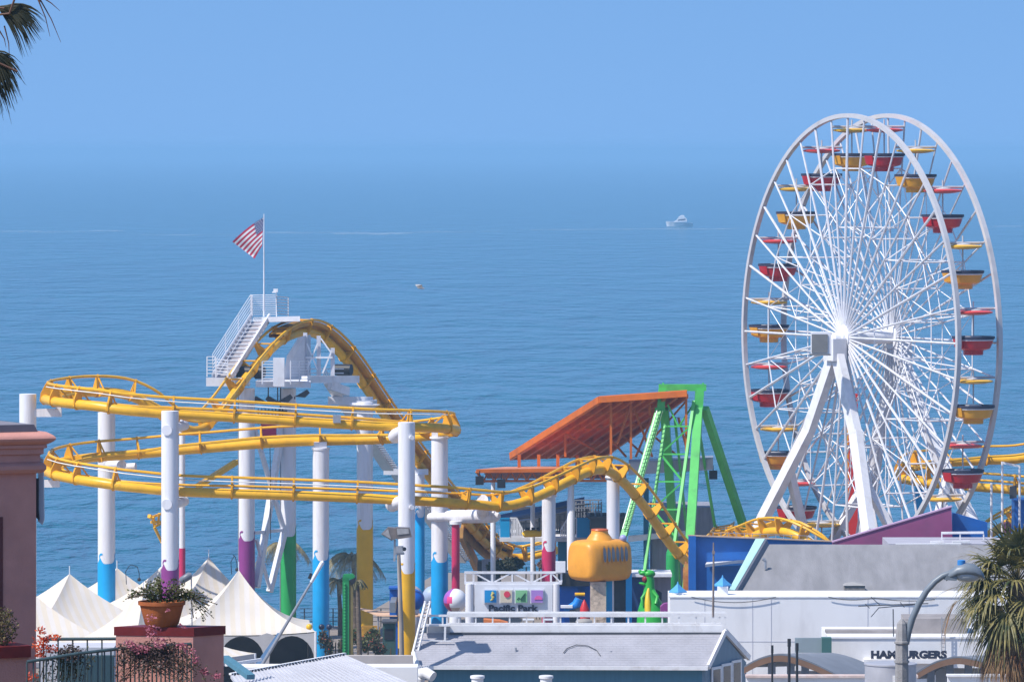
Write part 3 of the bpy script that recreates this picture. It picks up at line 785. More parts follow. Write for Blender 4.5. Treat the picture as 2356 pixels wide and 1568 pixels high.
SA, SB = ((1529, 975, TY - .5), (1490, 1257, TY - 3.5)), ((1596, 922, TY - .5), (1556, 1215, TY - 3.8))
lv = [980, 1044, 1107, 1171]
for i, v in enumerate(lv):
    MB().beam(W(*lerp2(*SA, v)), W(*lerp2(*SB, v)), 0.09).build("brace", M_LIME, tower)
    v2 = v + 63
    a, c = (SA, SB) if i % 2 else (SB, SA)
    MB().beam(W(*lerp2(*a, v)), W(*lerp2(*c, v2)), 0.09).build("brace", M_LIME, tower)
MB().beam(W(1536, 930, TY - .4), W(1560, 980, TY - .6), 0.09).beam(W(1594, 930, TY - .4), W(1562, 980, TY - .6), 0.09).build("brace", M_LIME, tower)
b = MB(); p0, p1 = W(1511, 944, TY - 0.7), W(1432, 1216, TY - 4.3)
b.beam(p0, p1, 0.05)
b.build("ladder_rail", M_STEEL, tower)
b = MB(); b.beam(p0 + V(.36, 0, 0), p1 + V(.36, 0, 0), 0.04)
for k in range(30): q = p0.lerp(p1, k / 29); b.beam(q + V(.06, 0, 0), q + V(0.36, 0, 0), 0.04)
b.build("ladder", mat("dark_green_steel", (0.02, 0.12, 0.04), 0.5), tower)

# ---------------------------------------------------------------- orange pavilion
M_OR = mat("orange_red_paint", (0.64, 0.15, 0.010), 0.5, var=0.15, scale=1.2, dirt=(0.22, 0.05, 0.03), dscale=0.8, damt=0.4)
M_ORT = mat("faded_orange_roof", (0.60, 0.24, 0.13), 0.6, var=0.15)
c = W(1330, 1300, 362); pav = thing("pavilion", "orange pavilion with a steep sail shaped roof behind the coaster hump", "pavilion", (c.x, c.y, DECK))
T1, T2, L1, L2 = W(1379, 919, 358), W(1580, 905, 357), W(1175, 1048, 371), W(1392, 1040, 373)
b = MB(); b.prism([T1, T2, L2, L1], (0, 0.05, 0.22)); b.build("upper_roof", M_OR, pav)
b = MB()
for k in range(9):
    f = k / 8; b.beam(T1.lerp(T2, f) + V(0, -.05, -0.15), L1.lerp(L2, f) + V(0, -.05, -0.15), 0.16, 0.26)
for f in (0.2, 0.45, 0.72):
    b.beam(T1.lerp(L1, f) + V(0, -.05, -0.18), T2.lerp(L2, f) + V(0, -.05, -0.18), 0.12, 0.2)
b.beam(T1 + V(0, -.1, 0), T2 + V(0, -.1, 0), 0.2, 0.35); b.beam(T1 + V(0, -.1, 0), L1 + V(0, -.1, 0), 0.2, 0.4)
b.beam(L1 + V(0, -.1, -.1), L2 + V(0, -.1, -.1), 0.2, 0.3)
b.build("roof_beam", M_OR, pav)
for u, v0, v1, Y in ((1405, 923, 1045, 358.6), (1451, 920, 1055, 358.6), (1494, 916, 955, 358.4), (1578, 910, 1038, 357.4), (1300, 995, 1050, 365), (1194, 1045, 1075, 366), (1239, 1045, 1072, 366), (1283, 1044, 1072, 366), (1327, 1046, 1072, 366)):
    MB().beam(W(u, v0, Y), W(u, v1, Y), 0.20 if v0 > 1000 else 0.14).build("post", M_OR, pav)
for p, q, Y in (((1302, 998), (1380, 1042), 365), ((1451, 930), (1420, 1020), 359), ((1455, 930), (1500, 1050), 359.5), ((1500, 960), (1462, 1050), 362), ((1580, 920), (1500, 1010), 358.5), ((1560, 960), (1582, 1040), 359), ((1500, 1000), (1555, 1045), 363), ((1430, 1000), (1480, 1045), 365), ((1540, 940), (1500, 985), 360), ((1405, 1010), (1440, 1050), 364)):
    MB().beam(W(*p, Y), W(*q, Y + 0.5), 0.11).build("roof_truss", M_OR, pav)
b = MB(); b.prism([W(1095, 1079, 362), W(1446, 1074, 362), W(1446, 1070, 368.5), W(1160, 1073, 368.5)], (0, 0, -0.12)); b.build("lower_roof", M_ORT, pav)
b = MB(); b.beam(W(1095, 1083, 361.9), W(1446, 1079, 361.9), 0.12, 0.22); b.beam(W(1112, 1106, 362.4), W(1400, 1105, 362.4), 0.10, 0.14)
for k in range(12):
    u = 1112 + 25 * k; b.beam(W(u, 1106, 362.4), W(u + 12, 1084, 362.3), 0.09); b.beam(W(u + 12, 1084, 362.3), W(u + 25, 1106, 362.4), 0.09)
b.beam(W(1095, 1084, 362), W(1115, 1108, 362.3), 0.12)
b.build("fascia_truss", M_OR, pav)
b = MB(); b.prism([W(1112, 1085, 364), W(1440, 1082, 364), W(1440, 1100, 366), W(1120, 1100, 366)], (0, 0.2, 0)); b.build("soffit", mat("shaded_red_soffit", (0.20, 0.035, 0.02), 0.6), pav)  # shade under the lower roof is put into this dark red
b = MB(); b.prism([W(1446, 1062, 362), W(1640, 1052, 360), W(1640, 1047, 366), W(1446, 1056, 367)], (0, 0, -0.1)); b.build("side_roof", M_STEEL, pav)
b = MB(); b.prism([W(1446, 1065, 361.9), W(1640, 1055, 359.9), W(1640, 1080, 359.9), W(1446, 1092, 361.9)], (0, 0.15, 0)); b.build("side_fascia", mat("pale_grey_panel", (0.45, 0.43, 0.47), 0.6, var=0.15), pav)
for u, Y, w in ((1134, 366, 0.16), (1313, 363, 0.24), (1225, 368, 0.14)):
    p = W(u, 1104, Y); MB().lathe([(w, DECK), (w, p.z - 1.2), (w * .8, p.z - 1.1), (w * .8, p.z)], (p.x, Y, 0), 16).build("column", M_WHITE, pav, 30)
for k, (u, v) in enumerate(((1103, 1105), (1153, 1112), (1640, 1092))):
    c = W(u, v, 361.5); t = thing("floodlight", ["black floodlight hung at the orange pavilion's left corner", "black floodlight under the orange pavilion's front edge", "dark floodlight at the grey roof end right of the green tower"][k], "floodlight", c, "floodlights on the orange pavilion")
    MB().box(c, (0.42, 0.35, 0.46)).box(c + V(0, -0.2, 0.02), (0.5, 0.08, 0.54)).build("lamp_housing", M_BLACK, t)
    MB().beam(c + V(0, 0, 0.2), c + V(0, 0, 0.6), 0.06).build("bracket", M_BLACK, t)

# ---------------------------------------------------------------- loading station under the pavilion
M_CYAN = mat("cyan_panel_paint", (0.012, 0.33, 0.66), 0.45)
M_TEAL = mat("teal_wall_paint", (0.02, 0.17, 0.28), 0.6, var=0.12)
c = W(1290, 1300, 372); st = thing("loading_station", "coaster loading station with blue awning, white gates and cyan screens", "station", (c.x, c.y, DECK))
b = MB(); b.prism([W(1149, 1183, 370), W(1240, 1164, 372), W(1344, 1142, 374), W(1344, 1150, 374), W(1240, 1176, 372), W(1149, 1191, 370)], (0, 3.5, -0.6)); b.build("awning", mat("navy_awning", (0.02, 0.08, 0.26), 0.7, var=0.2), st)
b = MB(); b.bbox((ux(1149, 369), 369, vz(1245, 369)), (ux(1365, 369), 378, vz(1236, 369))); b.build("platform", M_WSTEEL, st)
b = MB(); b.bbox((ux(1285, 369.5), 369.5, DECK), (ux(1365, 369.5), 377, vz(1246, 369))); b.build("base_wall", M_TEAL, st)
for u0, u1 in ((1150, 1172), (1327, 1356)):
    MB().bbox((ux(u0, 368), 367.9, vz(1235, 368)), (ux(u1, 368), 368.1, vz(1190, 368))).bbox((ux(u0, 368), 367.85, vz(1193, 368)), (ux(u1, 368), 368.15, vz(1190, 368))).build("screen", M_CYAN, st)
for u0, u1, fl in ((1173, 1201, 0), (1290, 1326, 1)):
    b = MB(); Y = 368
    for k in range(9):
        u = u0 + (u1 - u0) * k / 8; f = k / 8 if fl else 1 - k / 8; vt = 1191 + 26 * max(0, 1 - f * 2.2)
        b.beam(W(u, 1234, Y), W(u, vt, Y), 0.07)
    b.beam(W(u0, 1234, Y), W(u1, 1234, Y), 0.09)
    pts = [(u0, 1217), (u0 + (u1 - u0) * .45, 1191), (u1, 1191)] if fl else [(u0, 1191), (u0 + (u1 - u0) * .55, 1191), (u1, 1217)]
    for a, c in zip(pts, pts[1:]): b.beam(W(*a, Y), W(*c, Y), 0.09)
    b.build("gate", M_WHL, st)
rr = random.Random(4); b = MB()
for k in range(34):
    u = 1178 + k * 5.2; Y = 372 + rr.uniform(0, 2); vt = 1205 - (u - 1178) * 0.20
    b.beam(W(u, 1236, Y), W(u, vt + rr.uniform(-4, 8), Y), 0.06 + 0.05 * (k % 3 == 0))
for k in range(5): b.beam(W(1175, 1228 - 11 * k, 371.8), W(1358, 1222 - 16 * k, 373), 0.06)
b.build("queue_rail", M_DARK, st)
b = MB(); b.bbox((ux(1178, 377), 377, vz(1237, 377)), (ux(1360, 377), 377.3, vz(1165, 377))); b.build("back_wall", M_DARK, st)
b = MB()
for k in range(11): b.beam(W(1318 + k * 6.5, 1190, 373.5), W(1318 + k * 6.5, 1150 + (k % 3) * 3, 373.5), 0.09)
for k in range(5): b.beam(W(1318, 1186 - 9 * k, 373.5), W(1384, 1185 - 9 * k, 373.5), 0.07)
b.build("scaffold", M_STEEL, st)
c = W(1400, 1240, 366); k = thing("kiosk", "dark grey flat roofed kiosk behind the submarine's tower", "kiosk", (c.x, c.y, DECK))
MB().bbox((ux(1358, 366), 366, DECK), (ux(1440, 366), 369, vz(1192, 366))).build("wall", M_DARK, k)
b = MB(); b.bbox((ux(1352, 365.5), 365.5, vz(1192, 366)), (ux(1444, 365.5), 369.5, vz(1187, 366)))
for q in range(6): b.box(W(1362 + q * 14, 1184, 366.5), (0.25, 0.3, 0.3))
b.build("roof", M_DARK, k)
# yellow coaster car at the platform
c = W(1225, 1236, 366.5); car = thing("coaster_car", "yellow coaster train car with dark seats waiting at the station", "coaster train", c)
MB().tube([W(1202, 1229, 366.4), W(1206, 1227, 366.4), W(1244, 1225, 366.7), W(1249, 1226, 366.7)], [0.12, 0.22, 0.24, 0.12], 12).build("body", mat("glossy_yellow", (0.85, 0.50, 0.01), 0.3), car, True)
for u in (1214, 1226, 1238): MB().tube([W(u - 4, 1218, 366.6), W(u + 4, 1218, 366.6)], 0.16, 10).build("seat", M_BLACK, car, True)
# grey ride structure behind the green tower legs
c = W(1600, 1300, 366); t = thing("storage_building", "grey boarded low building between the green tower's legs", "building", (c.x, c.y, DECK))
M_GRYB = mat("grey_boarding", (0.28, 0.28, 0.33), 0.7, var=0.2, stretch=(3, 1, 0.4))
MB().bbox((ux(1500, 366), 366, DECK), (ux(1640, 366), 372, vz(1166, 366))).build("wall", M_GRYB, t)
b = MB(); b.prism([W(1445, 1232, 365), W(1600, 1218, 365), W(1600, 1228, 365), W(1445, 1246, 365)], (0, 0.4, 0)); b.build("fascia", M_WSTEEL, t)
MB().bbox((ux(1480, 365.5), 365.4, vz(1330, 365)), (ux(1492, 365.5), 365.8, vz(1100, 365))).build("corner_post", M_TEAL, t)

# ---------------------------------------------------------------- submarine
M_SUB = mat("orange_yellow_fibreglass", (0.80, 0.34, 0.03), 0.42, var=0.08, dirt=(0.5, 0.2, 0.04), dscale=1.2, damt=0.3)
SY = 318.0; c0 = W(1380, 1287, SY); sub = thing("submarine", "orange yellow toy submarine with round tower and oval windows on blue posts", "submarine", (c0.x, c0.y, DECK))
AX = Vector((0.80, 0.60, 0)).normalized(); SX = Vector((AX.y, -AX.x, 0)); L = 2.5
def sec(t, sc):
    out = []
    for j in range(28):
        a = 2 * math.pi * j / 28; ca, sa = math.cos(a), math.sin(a); e = 0.36
        x = abs(ca) ** e * (1 if ca > 0 else -1) * 1.18; z = abs(sa) ** e * (1 if sa > 0 else -1) * 1.10
        if z > 0: x *= 1 - 0.16 * (z / 1.1) ** 2
        out.append(c0 + AX * t + SX * (x * sc) + V(0, 0, z * sc))
    return out
b = MB(); rings = [(-1.46, 0.74), (-1.42, 0.83), (-1.30, 0.92), (-1.08, 0.98), (-0.7, 1.0), (0.8, 1.0), (1.12, 0.98), (1.32, 0.90), (1.43, 0.78), (1.47, 0.6)]
vs, fs = [], []
for t, s in rings: vs += sec(t, s)
for i in range(len(rings) - 1):
    for j in range(28): k = (j + 1) % 28; fs.append((i * 28 + j, (i + 1) * 28 + j, (i + 1) * 28 + k, i * 28 + k))
fs.append(tuple(range(28))); fs.append(tuple(range(len(vs) - 28, len(vs)))[::-1])
b.add(vs, fs).build("hull", M_SUB, sub, 35)
tz = c0.z + 1.08
MB().lathe([(0.78, tz - 0.1), (0.72, tz), (0.58, tz + 0.20), (0.47, tz + 0.34), (0.44, tz + 0.50), (0.01, tz + 0.52)], (c0.x - 0.02, c0.y, 0), 24).build("tower", M_SUB, sub, 35)
MB().lathe([(0.44, tz + 0.48), (0.47, tz + 0.52), (0.44, tz + 0.57), (0.34, tz + 0.58)], (c0.x - 0.02, c0.y, 0), 24).build("tower_ring", mat("red_orange_paint", (0.6, 0.12, 0.02), 0.4), sub, 40)
MB().ball(W(1471 - 38, 1237, SY), 0.2).build("lamp", mat("lavender_globe", (0.35, 0.35, 0.6), 0.3), sub, True)
M_WIN = mat("grey_window_glass", (0.20, 0.22, 0.25), 0.35, var=0.15)
for k in range(6):
    cc = c0 + AX * (-0.62 + 0.29 * k) + SX * 1.215 + V(0, 0, 0.36)
    f = MB(); g = MB(); vs, gs = [], []
    for j in range(20):
        a = 2 * math.pi * j / 20
        for rr_ in (1.0, 0.80):
            q = cc + AX * (0.135 * rr_ * math.cos(a)) + V(0, 0, 0.50 * rr_ * math.sin(a)); q -= SX * 0.20 * max(0, (q.z - c0.z) / 1.1) ** 2 * 0.9
            vs.append(q + SX * 0.035)
        q = cc + AX * (0.12 * math.cos(a)) + V(0, 0, 0.46 * math.sin(a)); gs.append(q - SX * 0.20 * max(0, (q.z - c0.z) / 1.1) ** 2 * 0.9 + SX * 0.02)
    f.add(vs, [(2*j, 2*((j+1)%20), 2*((j+1)%20)+1, 2*j+1) for j in range(20)])
    o = f.build("window", M_SUB, sub); g.add(gs, [tuple(range(20))]).build("pane", M_WIN, o)
MB().box(c0 - AX * 1.405 + SX * 0.15 + V(0, 0, 0.1), (0.03, 0.9, 1.2), math.atan2(AX.y, AX.x)).build("hatch", M_SUB, sub)
for u in (1401, 1446):
    MB().bbox((ux(u - 7, SY + .2), SY - 0.1, DECK), (ux(u + 7, SY + .2), SY + 0.3, vz(1318, SY))).build("post", M_BLUE, sub)
MB().bbox((ux(1410, SY), SY + 0.5, DECK), (ux(1440, SY), SY + 0.8, vz(1330, SY))).build("door_panel", M_DARK, sub)
MB().bbox((ux(1408.5, SY), SY - .1, DECK), (ux(1412, SY), SY + .1, vz(1332, SY))).build("trim_post", M_WHL, sub)
b = MB()
for i in range(5):
    for j in range(9): pass
b.bbox((ux(1357, SY), SY - 1.2, DECK), (ux(1393, SY), SY - 0.4, vz(1334, SY)))
M_STONE = mat("painted_stone_panel", (0.62, 0.50, 0.38), 0.8, var=0.25, scale=2.2, dirt=(0.12, 0.09, 0.07), dscale=2.6, damt=0.9, bump=0.3)
tag(b.build("stone_pillar", M_STONE), "beige mottled stone pillar standing under the submarine", "pillar")

# green dragon statue
M_DRG = mat("dragon_green", (0.035, 0.42, 0.05), 0.4, var=0.15)
DY = 322.0; c = W(1496, 1405, DY); dr = thing("dragon_statue", "bright green dragon statue with a yellow belly and open jaws", "statue", (c.x, c.y, DECK))
sp = [W(1500, 1470, DY), W(1499, 1405, DY), W(1496, 1385, DY), W(1494, 1365, DY), W(1494, 1348, DY), W(1494, 1334, DY), W(1491, 1322, DY)]
MB().tube(sp, [0.9, 0.78, 0.58, 0.38, 0.27, 0.26, 0.24], 16).build("body", M_DRG, dr, True)
b = MB(); b.ball(W(1493, 1319, DY), (0.34, 0.30, 0.22)); b.ball(W(1479, 1317, DY), (0.24, 0.22, 0.13)); b.ball(W(1472, 1313, DY), (0.10, 0.12, 0.09)); b.ball(W(1485, 1310, DY - .12), 0.08); b.ball(W(1485, 1310, DY + .12), 0.08)
b.ball(W(1479, 1342, DY), (0.24, 0.2, 0.08), M=Matrix.Rotation(0.25, 3, 'Y'))
b.build("head", M_DRG, dr, True)
MB().ball(W(1484, 1331, DY - .05), (0.17, 0.2, 0.2)).build("mouth", mat("mouth_red", (0.28, 0.02, 0.02), 0.5), dr, True)
b = MB(); b.tube([W(1492, 1352, DY - .22), W(1490, 1370, DY - .36), W(1490, 1385, DY - .50), W(1491, 1408, DY - .62)], [0.07, 0.14, 0.18, 0.2], 10); b.build("belly", mat("belly_yellow", (0.72, 0.50, 0.02), 0.45), dr, True)
b = MB(); b.tube([W(1501, 1358, DY - .2), W(1512, 1372, DY - .4), W(1508, 1388, DY - .6)], [0.13, 0.10, 0.08], 8); b.tube([W(1485, 1362, DY - .2), W(1476, 1375, DY - .45), W(1478, 1392, DY - .55)], [0.10, 0.08, 0.06], 8); b.build("arm", M_DRG, dr, True)
b = MB(); b.prism([W(1505, 1352, DY + .2), W(1522, 1362, DY + .5), W(1521, 1385, DY + .5), W(1508, 1375, DY + .3)], (0, 0.06, 0)); b.build("wing", M_BLACK, dr)

# ---------------------------------------------------------------- entrance sign
GY = 305.0
M_SIGNW = mat("sign_white_paint", (0.70, 0.71, 0.75), 0.5, var=0.06)
c = W(1178, 1430, GY); sg = thing("entrance_sign", "white entrance gantry sign reading Pacific Park under a white truss", "sign", (c.x, c.y, DECK))
for u, r in ((1080, 0.22), (1279, 0.17)):
    p = W(u, 1342, GY); MB().lathe([(r, DECK), (r, p.z)], (p.x, GY, 0), 16).build("pillar", M_WHITE, sg, 30)
MB().bbox((ux(1091, GY), GY - 0.1, vz(1406, GY)), (ux(1271, GY), GY + 0.1, vz(1343, GY))).build("panel", M_SIGNW, sg)
b = MB(); us = [1089, 1132, 1178, 1222, 1267, 1291]
b.beam(W(1068, 1316, GY), W(1292, 1316, GY), 0.12); b.beam(W(1068, 1340, GY), W(1292, 1340, GY), 0.14)
b.beam(W(1068, 1316, GY + 1.2), W(1292, 1316, GY + 1.2), 0.1); b.beam(W(1068, 1340, GY + 1.2), W(1292, 1340, GY + 1.2), 0.1)
for i, u in enumerate([1070] + us):
    b.beam(W(u, 1316, GY), W(u, 1340, GY), 0.1); b.beam(W(u, 1316, GY), W(u, 1316, GY + 1.2), 0.08)
for i in range(5):
    a, c = (us[i], us[i + 1]) if i % 2 == 0 else (us[i + 1], us[i]); b.beam(W(a, 1316, GY), W(c, 1340, GY), 0.075)
b.build("truss", M_WSTEEL, sg)
logo = [((0.015, 0.27, 0.60), 1128), ((0.62, 0.55, 0.42), 1164), ((0.22, 0.50, 0.25), 1199), ((0.38, 0.22, 0.58), 1235)]
M_INK = mat("dark_sign_ink", (0.02, 0.025, 0.05), 0.5)
for i, (cl, u) in enumerate(logo):
    fr = MB().bbox((ux(u - 15.5, GY), GY - 0.22, vz(1386, GY)), (ux(u + 15.5, GY), GY - 0.12, vz(1354, GY))).build("logo_frame", M_SIGNW, sg)
    tile = MB().bbox((ux(u - 13.5, GY), GY - 0.25, vz(1384, GY)), (ux(u + 13.5, GY), GY - 0.224, vz(1356, GY))).build("logo_tile", mat("logo_tile_%d" % i, cl, 0.5), fr)
    b = MB(); Yp = GY - 0.26
    if i == 0:
        b.tube([W(u + 4, 1360, Yp), W(u + 6, 1364, Yp), W(u + 3, 1368, Yp), W(u + 6, 1373, Yp), W(u + 4, 1378, Yp), W(u, 1380, Yp)], [0.05, 0.08, 0.06, 0.08, 0.05, 0.03], 8); m = mat("logo_gold", (0.6, 0.5, 0.15), 0.5)
    elif i == 1: b.tube([W(u + 2, 1366, Yp), W(u + 2, 1366, Yp - .02)], 0.16, 18); m = mat("logo_red", (0.6, 0.04, 0.08), 0.5)
    elif i == 2:
        b.tube([W(u - 10, 1377, Yp), W(u - 6, 1373, Yp), W(u - 2, 1377, Yp), W(u + 3, 1370, Yp), W(u + 9, 1363, Yp)], 0.035, 6)
        for k in range(4): b.beam(W(u - 1 + 3 * k, 1382, Yp), W(u - 1 + 3 * k, 1376 - 3 * k, Yp), 0.03)
        m = mat("logo_green", (0.02, 0.13, 0.06), 0.5)
    else:
        pts = [(u + 3 + 9 * math.cos(R(a)), 1378 - 9 * math.sin(R(a))) for a in range(0, 181, 15)]
        b.prism([W(p, q, Yp) for p, q in pts], (0, -0.02, 0)); m = mat("logo_pink", (0.70, 0.12, 0.36), 0.5)
    b.build("logo_mark", m, fr)
def text_mesh(txt, name, m, parent, u0, u1, v0, v1, Y, depth=0.04, bold=0.0):
    """extruded letters that fill the rectangle u0..u1, v0..v1 at depth Y"""
    cu = bpy.data.curves.new(name, 'FONT'); cu.body = txt; cu.extrude = depth / 2; cu.offset = bold; cu.resolution_u = 3
    ob = bpy.data.objects.new(name, cu); COL.objects.link(ob)
    bpy.context.view_layer.update()
    me = bpy.data.meshes.new_from_object(ob.evaluated_get(bpy.context.evaluated_depsgraph_get()))
    bpy.data.objects.remove(ob); bpy.data.curves.remove(cu)
    xs = [v.co.x for v in me.vertices]; ys = [v.co.y for v in me.vertices]
    a, c = W(u0, v1, Y), W(u1, v0, Y)
    for v in me.vertices:
        x, y, z = v.co
        v.co = (a.x + (x - min(xs)) / (max(xs) - min(xs)) * (c.x - a.x), Y - z, a.z + (y - min(ys)) / (max(ys) - min(ys)) * (c.z - a.z))
    me.name = name; me.materials.clear(); me.materials.append(m)
    o = bpy.data.objects.new(name, me); COL.objects.link(o)
    if parent:
        o.parent = parent; o.matrix_parent_inverse = Matrix.Translation(-WL.get(parent.name, Vector()))
    return o
text_mesh("Pacific Park", "lettering", M_INK, sg, 1124, 1238, 1390, 1405, GY - 0.13, 0.05, 0.045)
MB().box(W(1289, 1303, GY), (0.5, 0.4, 0.55)).build("speaker_box", M_WHL, sg)

# beach balls and kiosks round the entrance
def balls():
    for k, (u, v, r, Y, m, lab) in enumerate(((952, 1378, 0.58, 325, M_CYANB, "deep blue beach ball ornament behind the yellow based column"), (943, 1376, 0.76, 327, M_GRB, "grey round ornament just behind the deep blue ball"), (996, 1371, 0.60, 334, M_GRB2, "pale blue grey round ornament beside the blue based column"))):
        c = W(u, v, Y); t = thing("ball_ornament", lab, "ornament", (c.x, c.y, DECK), "big ball ornaments by the park entrance")
        MB().ball(c, r, 24, 16).build("ball", m, t, True); MB().lathe([(0.4, DECK), (0.3, c.z - r * 0.9)], (c.x, c.y, 0), 14).build("pedestal", M_WSTEEL, t, 30)
M_CYANB = mat("deep_blue_plastic", (0.01, 0.11, 0.48), 0.35); M_GRB = mat("grey_plastic", (0.40, 0.40, 0.45), 0.5); M_GRB2 = mat("pale_blue_plastic", (0.34, 0.42, 0.58), 0.5)
balls()
def ball_mat():
    m = bpy.data.materials.new("beach_ball"); m.use_nodes = True; n, l = m.node_tree.nodes, m.node_tree.links; b = n["Principled BSDF"]; b.inputs["Roughness"].default_value = 0.35
    at = n.new("ShaderNodeAttribute"); at.attribute_name = "panel_colour"; l.new(at.outputs["Color"], b.inputs["Base Color"]); return m
c = W(1047, 1380, 312); t = thing("beach_ball", "big white and purple beach ball with a pink flower beside the entrance pillar", "beach ball", (c.x, c.y, DECK))
o = MB().ball(c, 0.62, 24, 16).build("ball", ball_mat(), t, True)
ca = o.data.color_attributes.new("panel_colour", 'FLOAT_COLOR', 'CORNER')
for p in o.data.polygons:
    q = p.center - c; a = math.degrees(math.atan2(q.x, -q.y)); colr = (0.78, 0.78, 0.8)
    if -95 < a < -35: colr = (0.33, 0.09, 0.42) if q.z > -0.1 else (0.32, 0.02, 0.10)
    if -40 < a < -8 and -0.1 < q.z < 0.2: colr = (0.72, 0.06, 0.22)
    if -25 < a < 30 and q.z < -0.3: colr = (0.5, 0.42, 0.36)
    for li in p.loop_indices: ca.data[li].color = colr + (1,)
MB().lathe([(0.4, DECK), (0.3, c.z - 0.55)], (c.x, c.y, 0), 14).build("pedestal", M_WSTEEL, t, 30)
c = W(906, 1376, 322); t = thing("ticket_booth", "blue ticket booth between the two yellow based columns", "booth", (c.x, c.y, DECK))
MB().bbox((ux(896, 322), 322, DECK), (ux(917, 322), 323, vz(1354, 322))).build("wall", M_CYANB, t); MB().bbox((ux(894, 322), 321.8, vz(1354, 322)), (ux(919, 322), 323.2, vz(1350, 322))).build("roof", M_CYANB, t)
MB().bbox((ux(900, 322), 321.97, vz(1395, 322)), (ux(913, 322), 318.02, vz(1372, 322))).build("window", M_WIN, t)
# scenery left of the stone pillar
c = W(1315, 1370, 326); t = thing("ride_booth", "dark blue booth wall behind the entrance sign's right pillar", "booth", (c.x, c.y, DECK))
MB().bbox((ux(1286, 326), 326, DECK), (ux(1330, 326), 328, vz(1346, 326))).build("wall", M_CYANB, t); MB().bbox((ux(1284, 326), 325.6, vz(1346, 326)), (ux(1356, 326), 328.5, vz(1318, 326))).build("roof", M_BLACK, t)
MB().bbox((ux(1330, 327), 327, DECK), (ux(1358, 327), 328, vz(1345, 326))).build("side_wall", M_CYANB, t)
c = W(1344, 1388, 314); t = tag(MB().lathe([(0.30, DECK), (0.30, vz(1412, 314)), (0.26, vz(1400, 314)), (0.10, vz(1384, 314)), (0.02, vz(1378, 314))], (c.x, 314, 0), 18).build("cone_roof_stand", mat("red_gloss", (0.55, 0.015, 0.02), 0.4), None, 40), "small red pointed cone standing beside the stone pillar", "cone")
c = W(1318, 1395, 312); t = thing("ride_vehicle", "blue and white kiddie ride vehicle left of the red cone", "ride vehicle", (c.x, c.y, DECK))
MB().tube([W(1298, 1403, 312), W(1312, 1398, 312), W(1326, 1390, 312), W(1332, 1376, 312)], [0.16, 0.22, 0.26, 0.22], 12).build("body", mat("royal_blue_plastic", (0.01, 0.2, 0.62), 0.35), t, True)
MB().box(W(1303, 1394, 311.6), (0.62, 0.5, 0.12)).build("seat", M_WHL, t); MB().tube([W(1322, 1366, 312), W(1345, 1366, 312)], 0.09, 10).build("handle", M_YELC, t, True)
MB().bbox((ux(1310, 312), 311.8, DECK), (ux(1334, 312), 312.2, vz(1395, 312))).build("base", M_DARK, t)
# teal fin shaped kiosk and posts near the dragon
c = W(1462, 1390, 330); t = thing("game_kiosk", "dark blue kiosk wall between submarine and dragon", "kiosk", (c.x, c.y, DECK))
MB().bbox((ux(1452, 330), 330, DECK), (ux(1480, 330), 333, vz(1325, 330))).build("wall", mat("midnight_blue", (0.015, 0.05, 0.16), 0.5), t); MB().bbox((ux(1450, 330), 329.6, vz(1325, 330)), (ux(1545, 330), 333, vz(1318, 330))).build("roof", M_WSTEEL, t)
MB().bbox((ux(1480, 331), 331, DECK), (ux(1543, 331), 333, vz(1326, 330))).build("side_wall", M_GRYB, t)
c = W(1535, 1390, 312); t = tag(MB().prism([W(1519, 1420, 312), W(1519, 1395, 312), W(1527, 1388, 312), W(1541, 1386, 312), W(1541, 1420, 312)], (0, 0.8, 0)).build("purple_planter", M_PURP), "small purple box left of the white wall's end", "planter")
b = MB(); c = W(1578, 1340, 330)
t = thing("clown_panel", "orange and yellow painted scenery panel beside the blue wall's left edge", "scenery panel", (c.x, c.y, DECK))
MB().prism([W(1571, 1410, 330), W(1571, 1310, 330), W(1577, 1290, 330), W(1586, 1300, 330), W(1586, 1410, 330)], (0, 0.3, 0)).build("panel", mat("scenery_paint", (0.62, 0.20, 0.05), 0.5, var=0.4, scale=2, dirt=(0.7, 0.5, 0.1), dscale=1.6, damt=0.8), t)
# ---------------------------------------------------------------- blue and purple walls
M_COB = mat("cobalt_wall_paint", (0.010, 0.115, 0.42), 0.55, var=0.12, dirt=(0.03, 0.10, 0.28), dscale=0.5, damt=0.5)
M_PWALL = mat("purple_wall_paint", (0.30, 0.07, 0.175), 0.6, var=0.1, dirt=(0.18, 0.08, 0.16), dscale=0.4, damt=0.5)
M_WWALL = mat("white_stucco", (0.80, 0.79, 0.79), 0.7, var=0.05, scale=0.5, dirt=(0.56, 0.54, 0.54), dscale=0.45, damt=0.6, stretch=(1, 1, 0.35), bump=0.1)
M_TRIMW = mat("white_trim", (0.78, 0.77, 0.77), 0.5, var=0.08, dirt=(0.45, 0.40, 0.36), dscale=2.0, damt=0.45)
M_GROOF = mat("grey_composition_roof", (0.235, 0.23, 0.24), 0.85, var=0.16, scale=1.2, bump=0.4, bscale=14, dirt=(0.34, 0.33, 0.35), dscale=0.35, damt=0.55, stretch=(1.6, 0.5, 0.5))
BY = 318.0
c = W(1700, 1380, BY); bw = thing("blue_building", "cobalt blue walled flat building in front of the yellow hump", "building", (c.x, c.y, DECK))
b = MB(); b.prism([W(1587, 1232, BY), W(1925, 1246, BY), V(ux(1925, BY), BY, DECK), V(ux(1587, BY), BY, DECK)], (0, 0.25, 0)); b.build("wall", M_COB, bw)
MB().bbox((ux(1583, BY), BY - 0.35, DECK), (ux(1600, BY), BY - 0.01, vz(1231, BY))).build("corner_pier", M_COB, bw)
b = MB(); b.beam(W(1582, 1230.5, BY - .1), W(1925, 1244.5, BY + .1), 0.5, 0.05); b.build("coping", mat("tan_coping", (0.42, 0.30, 0.22), 0.6), bw)
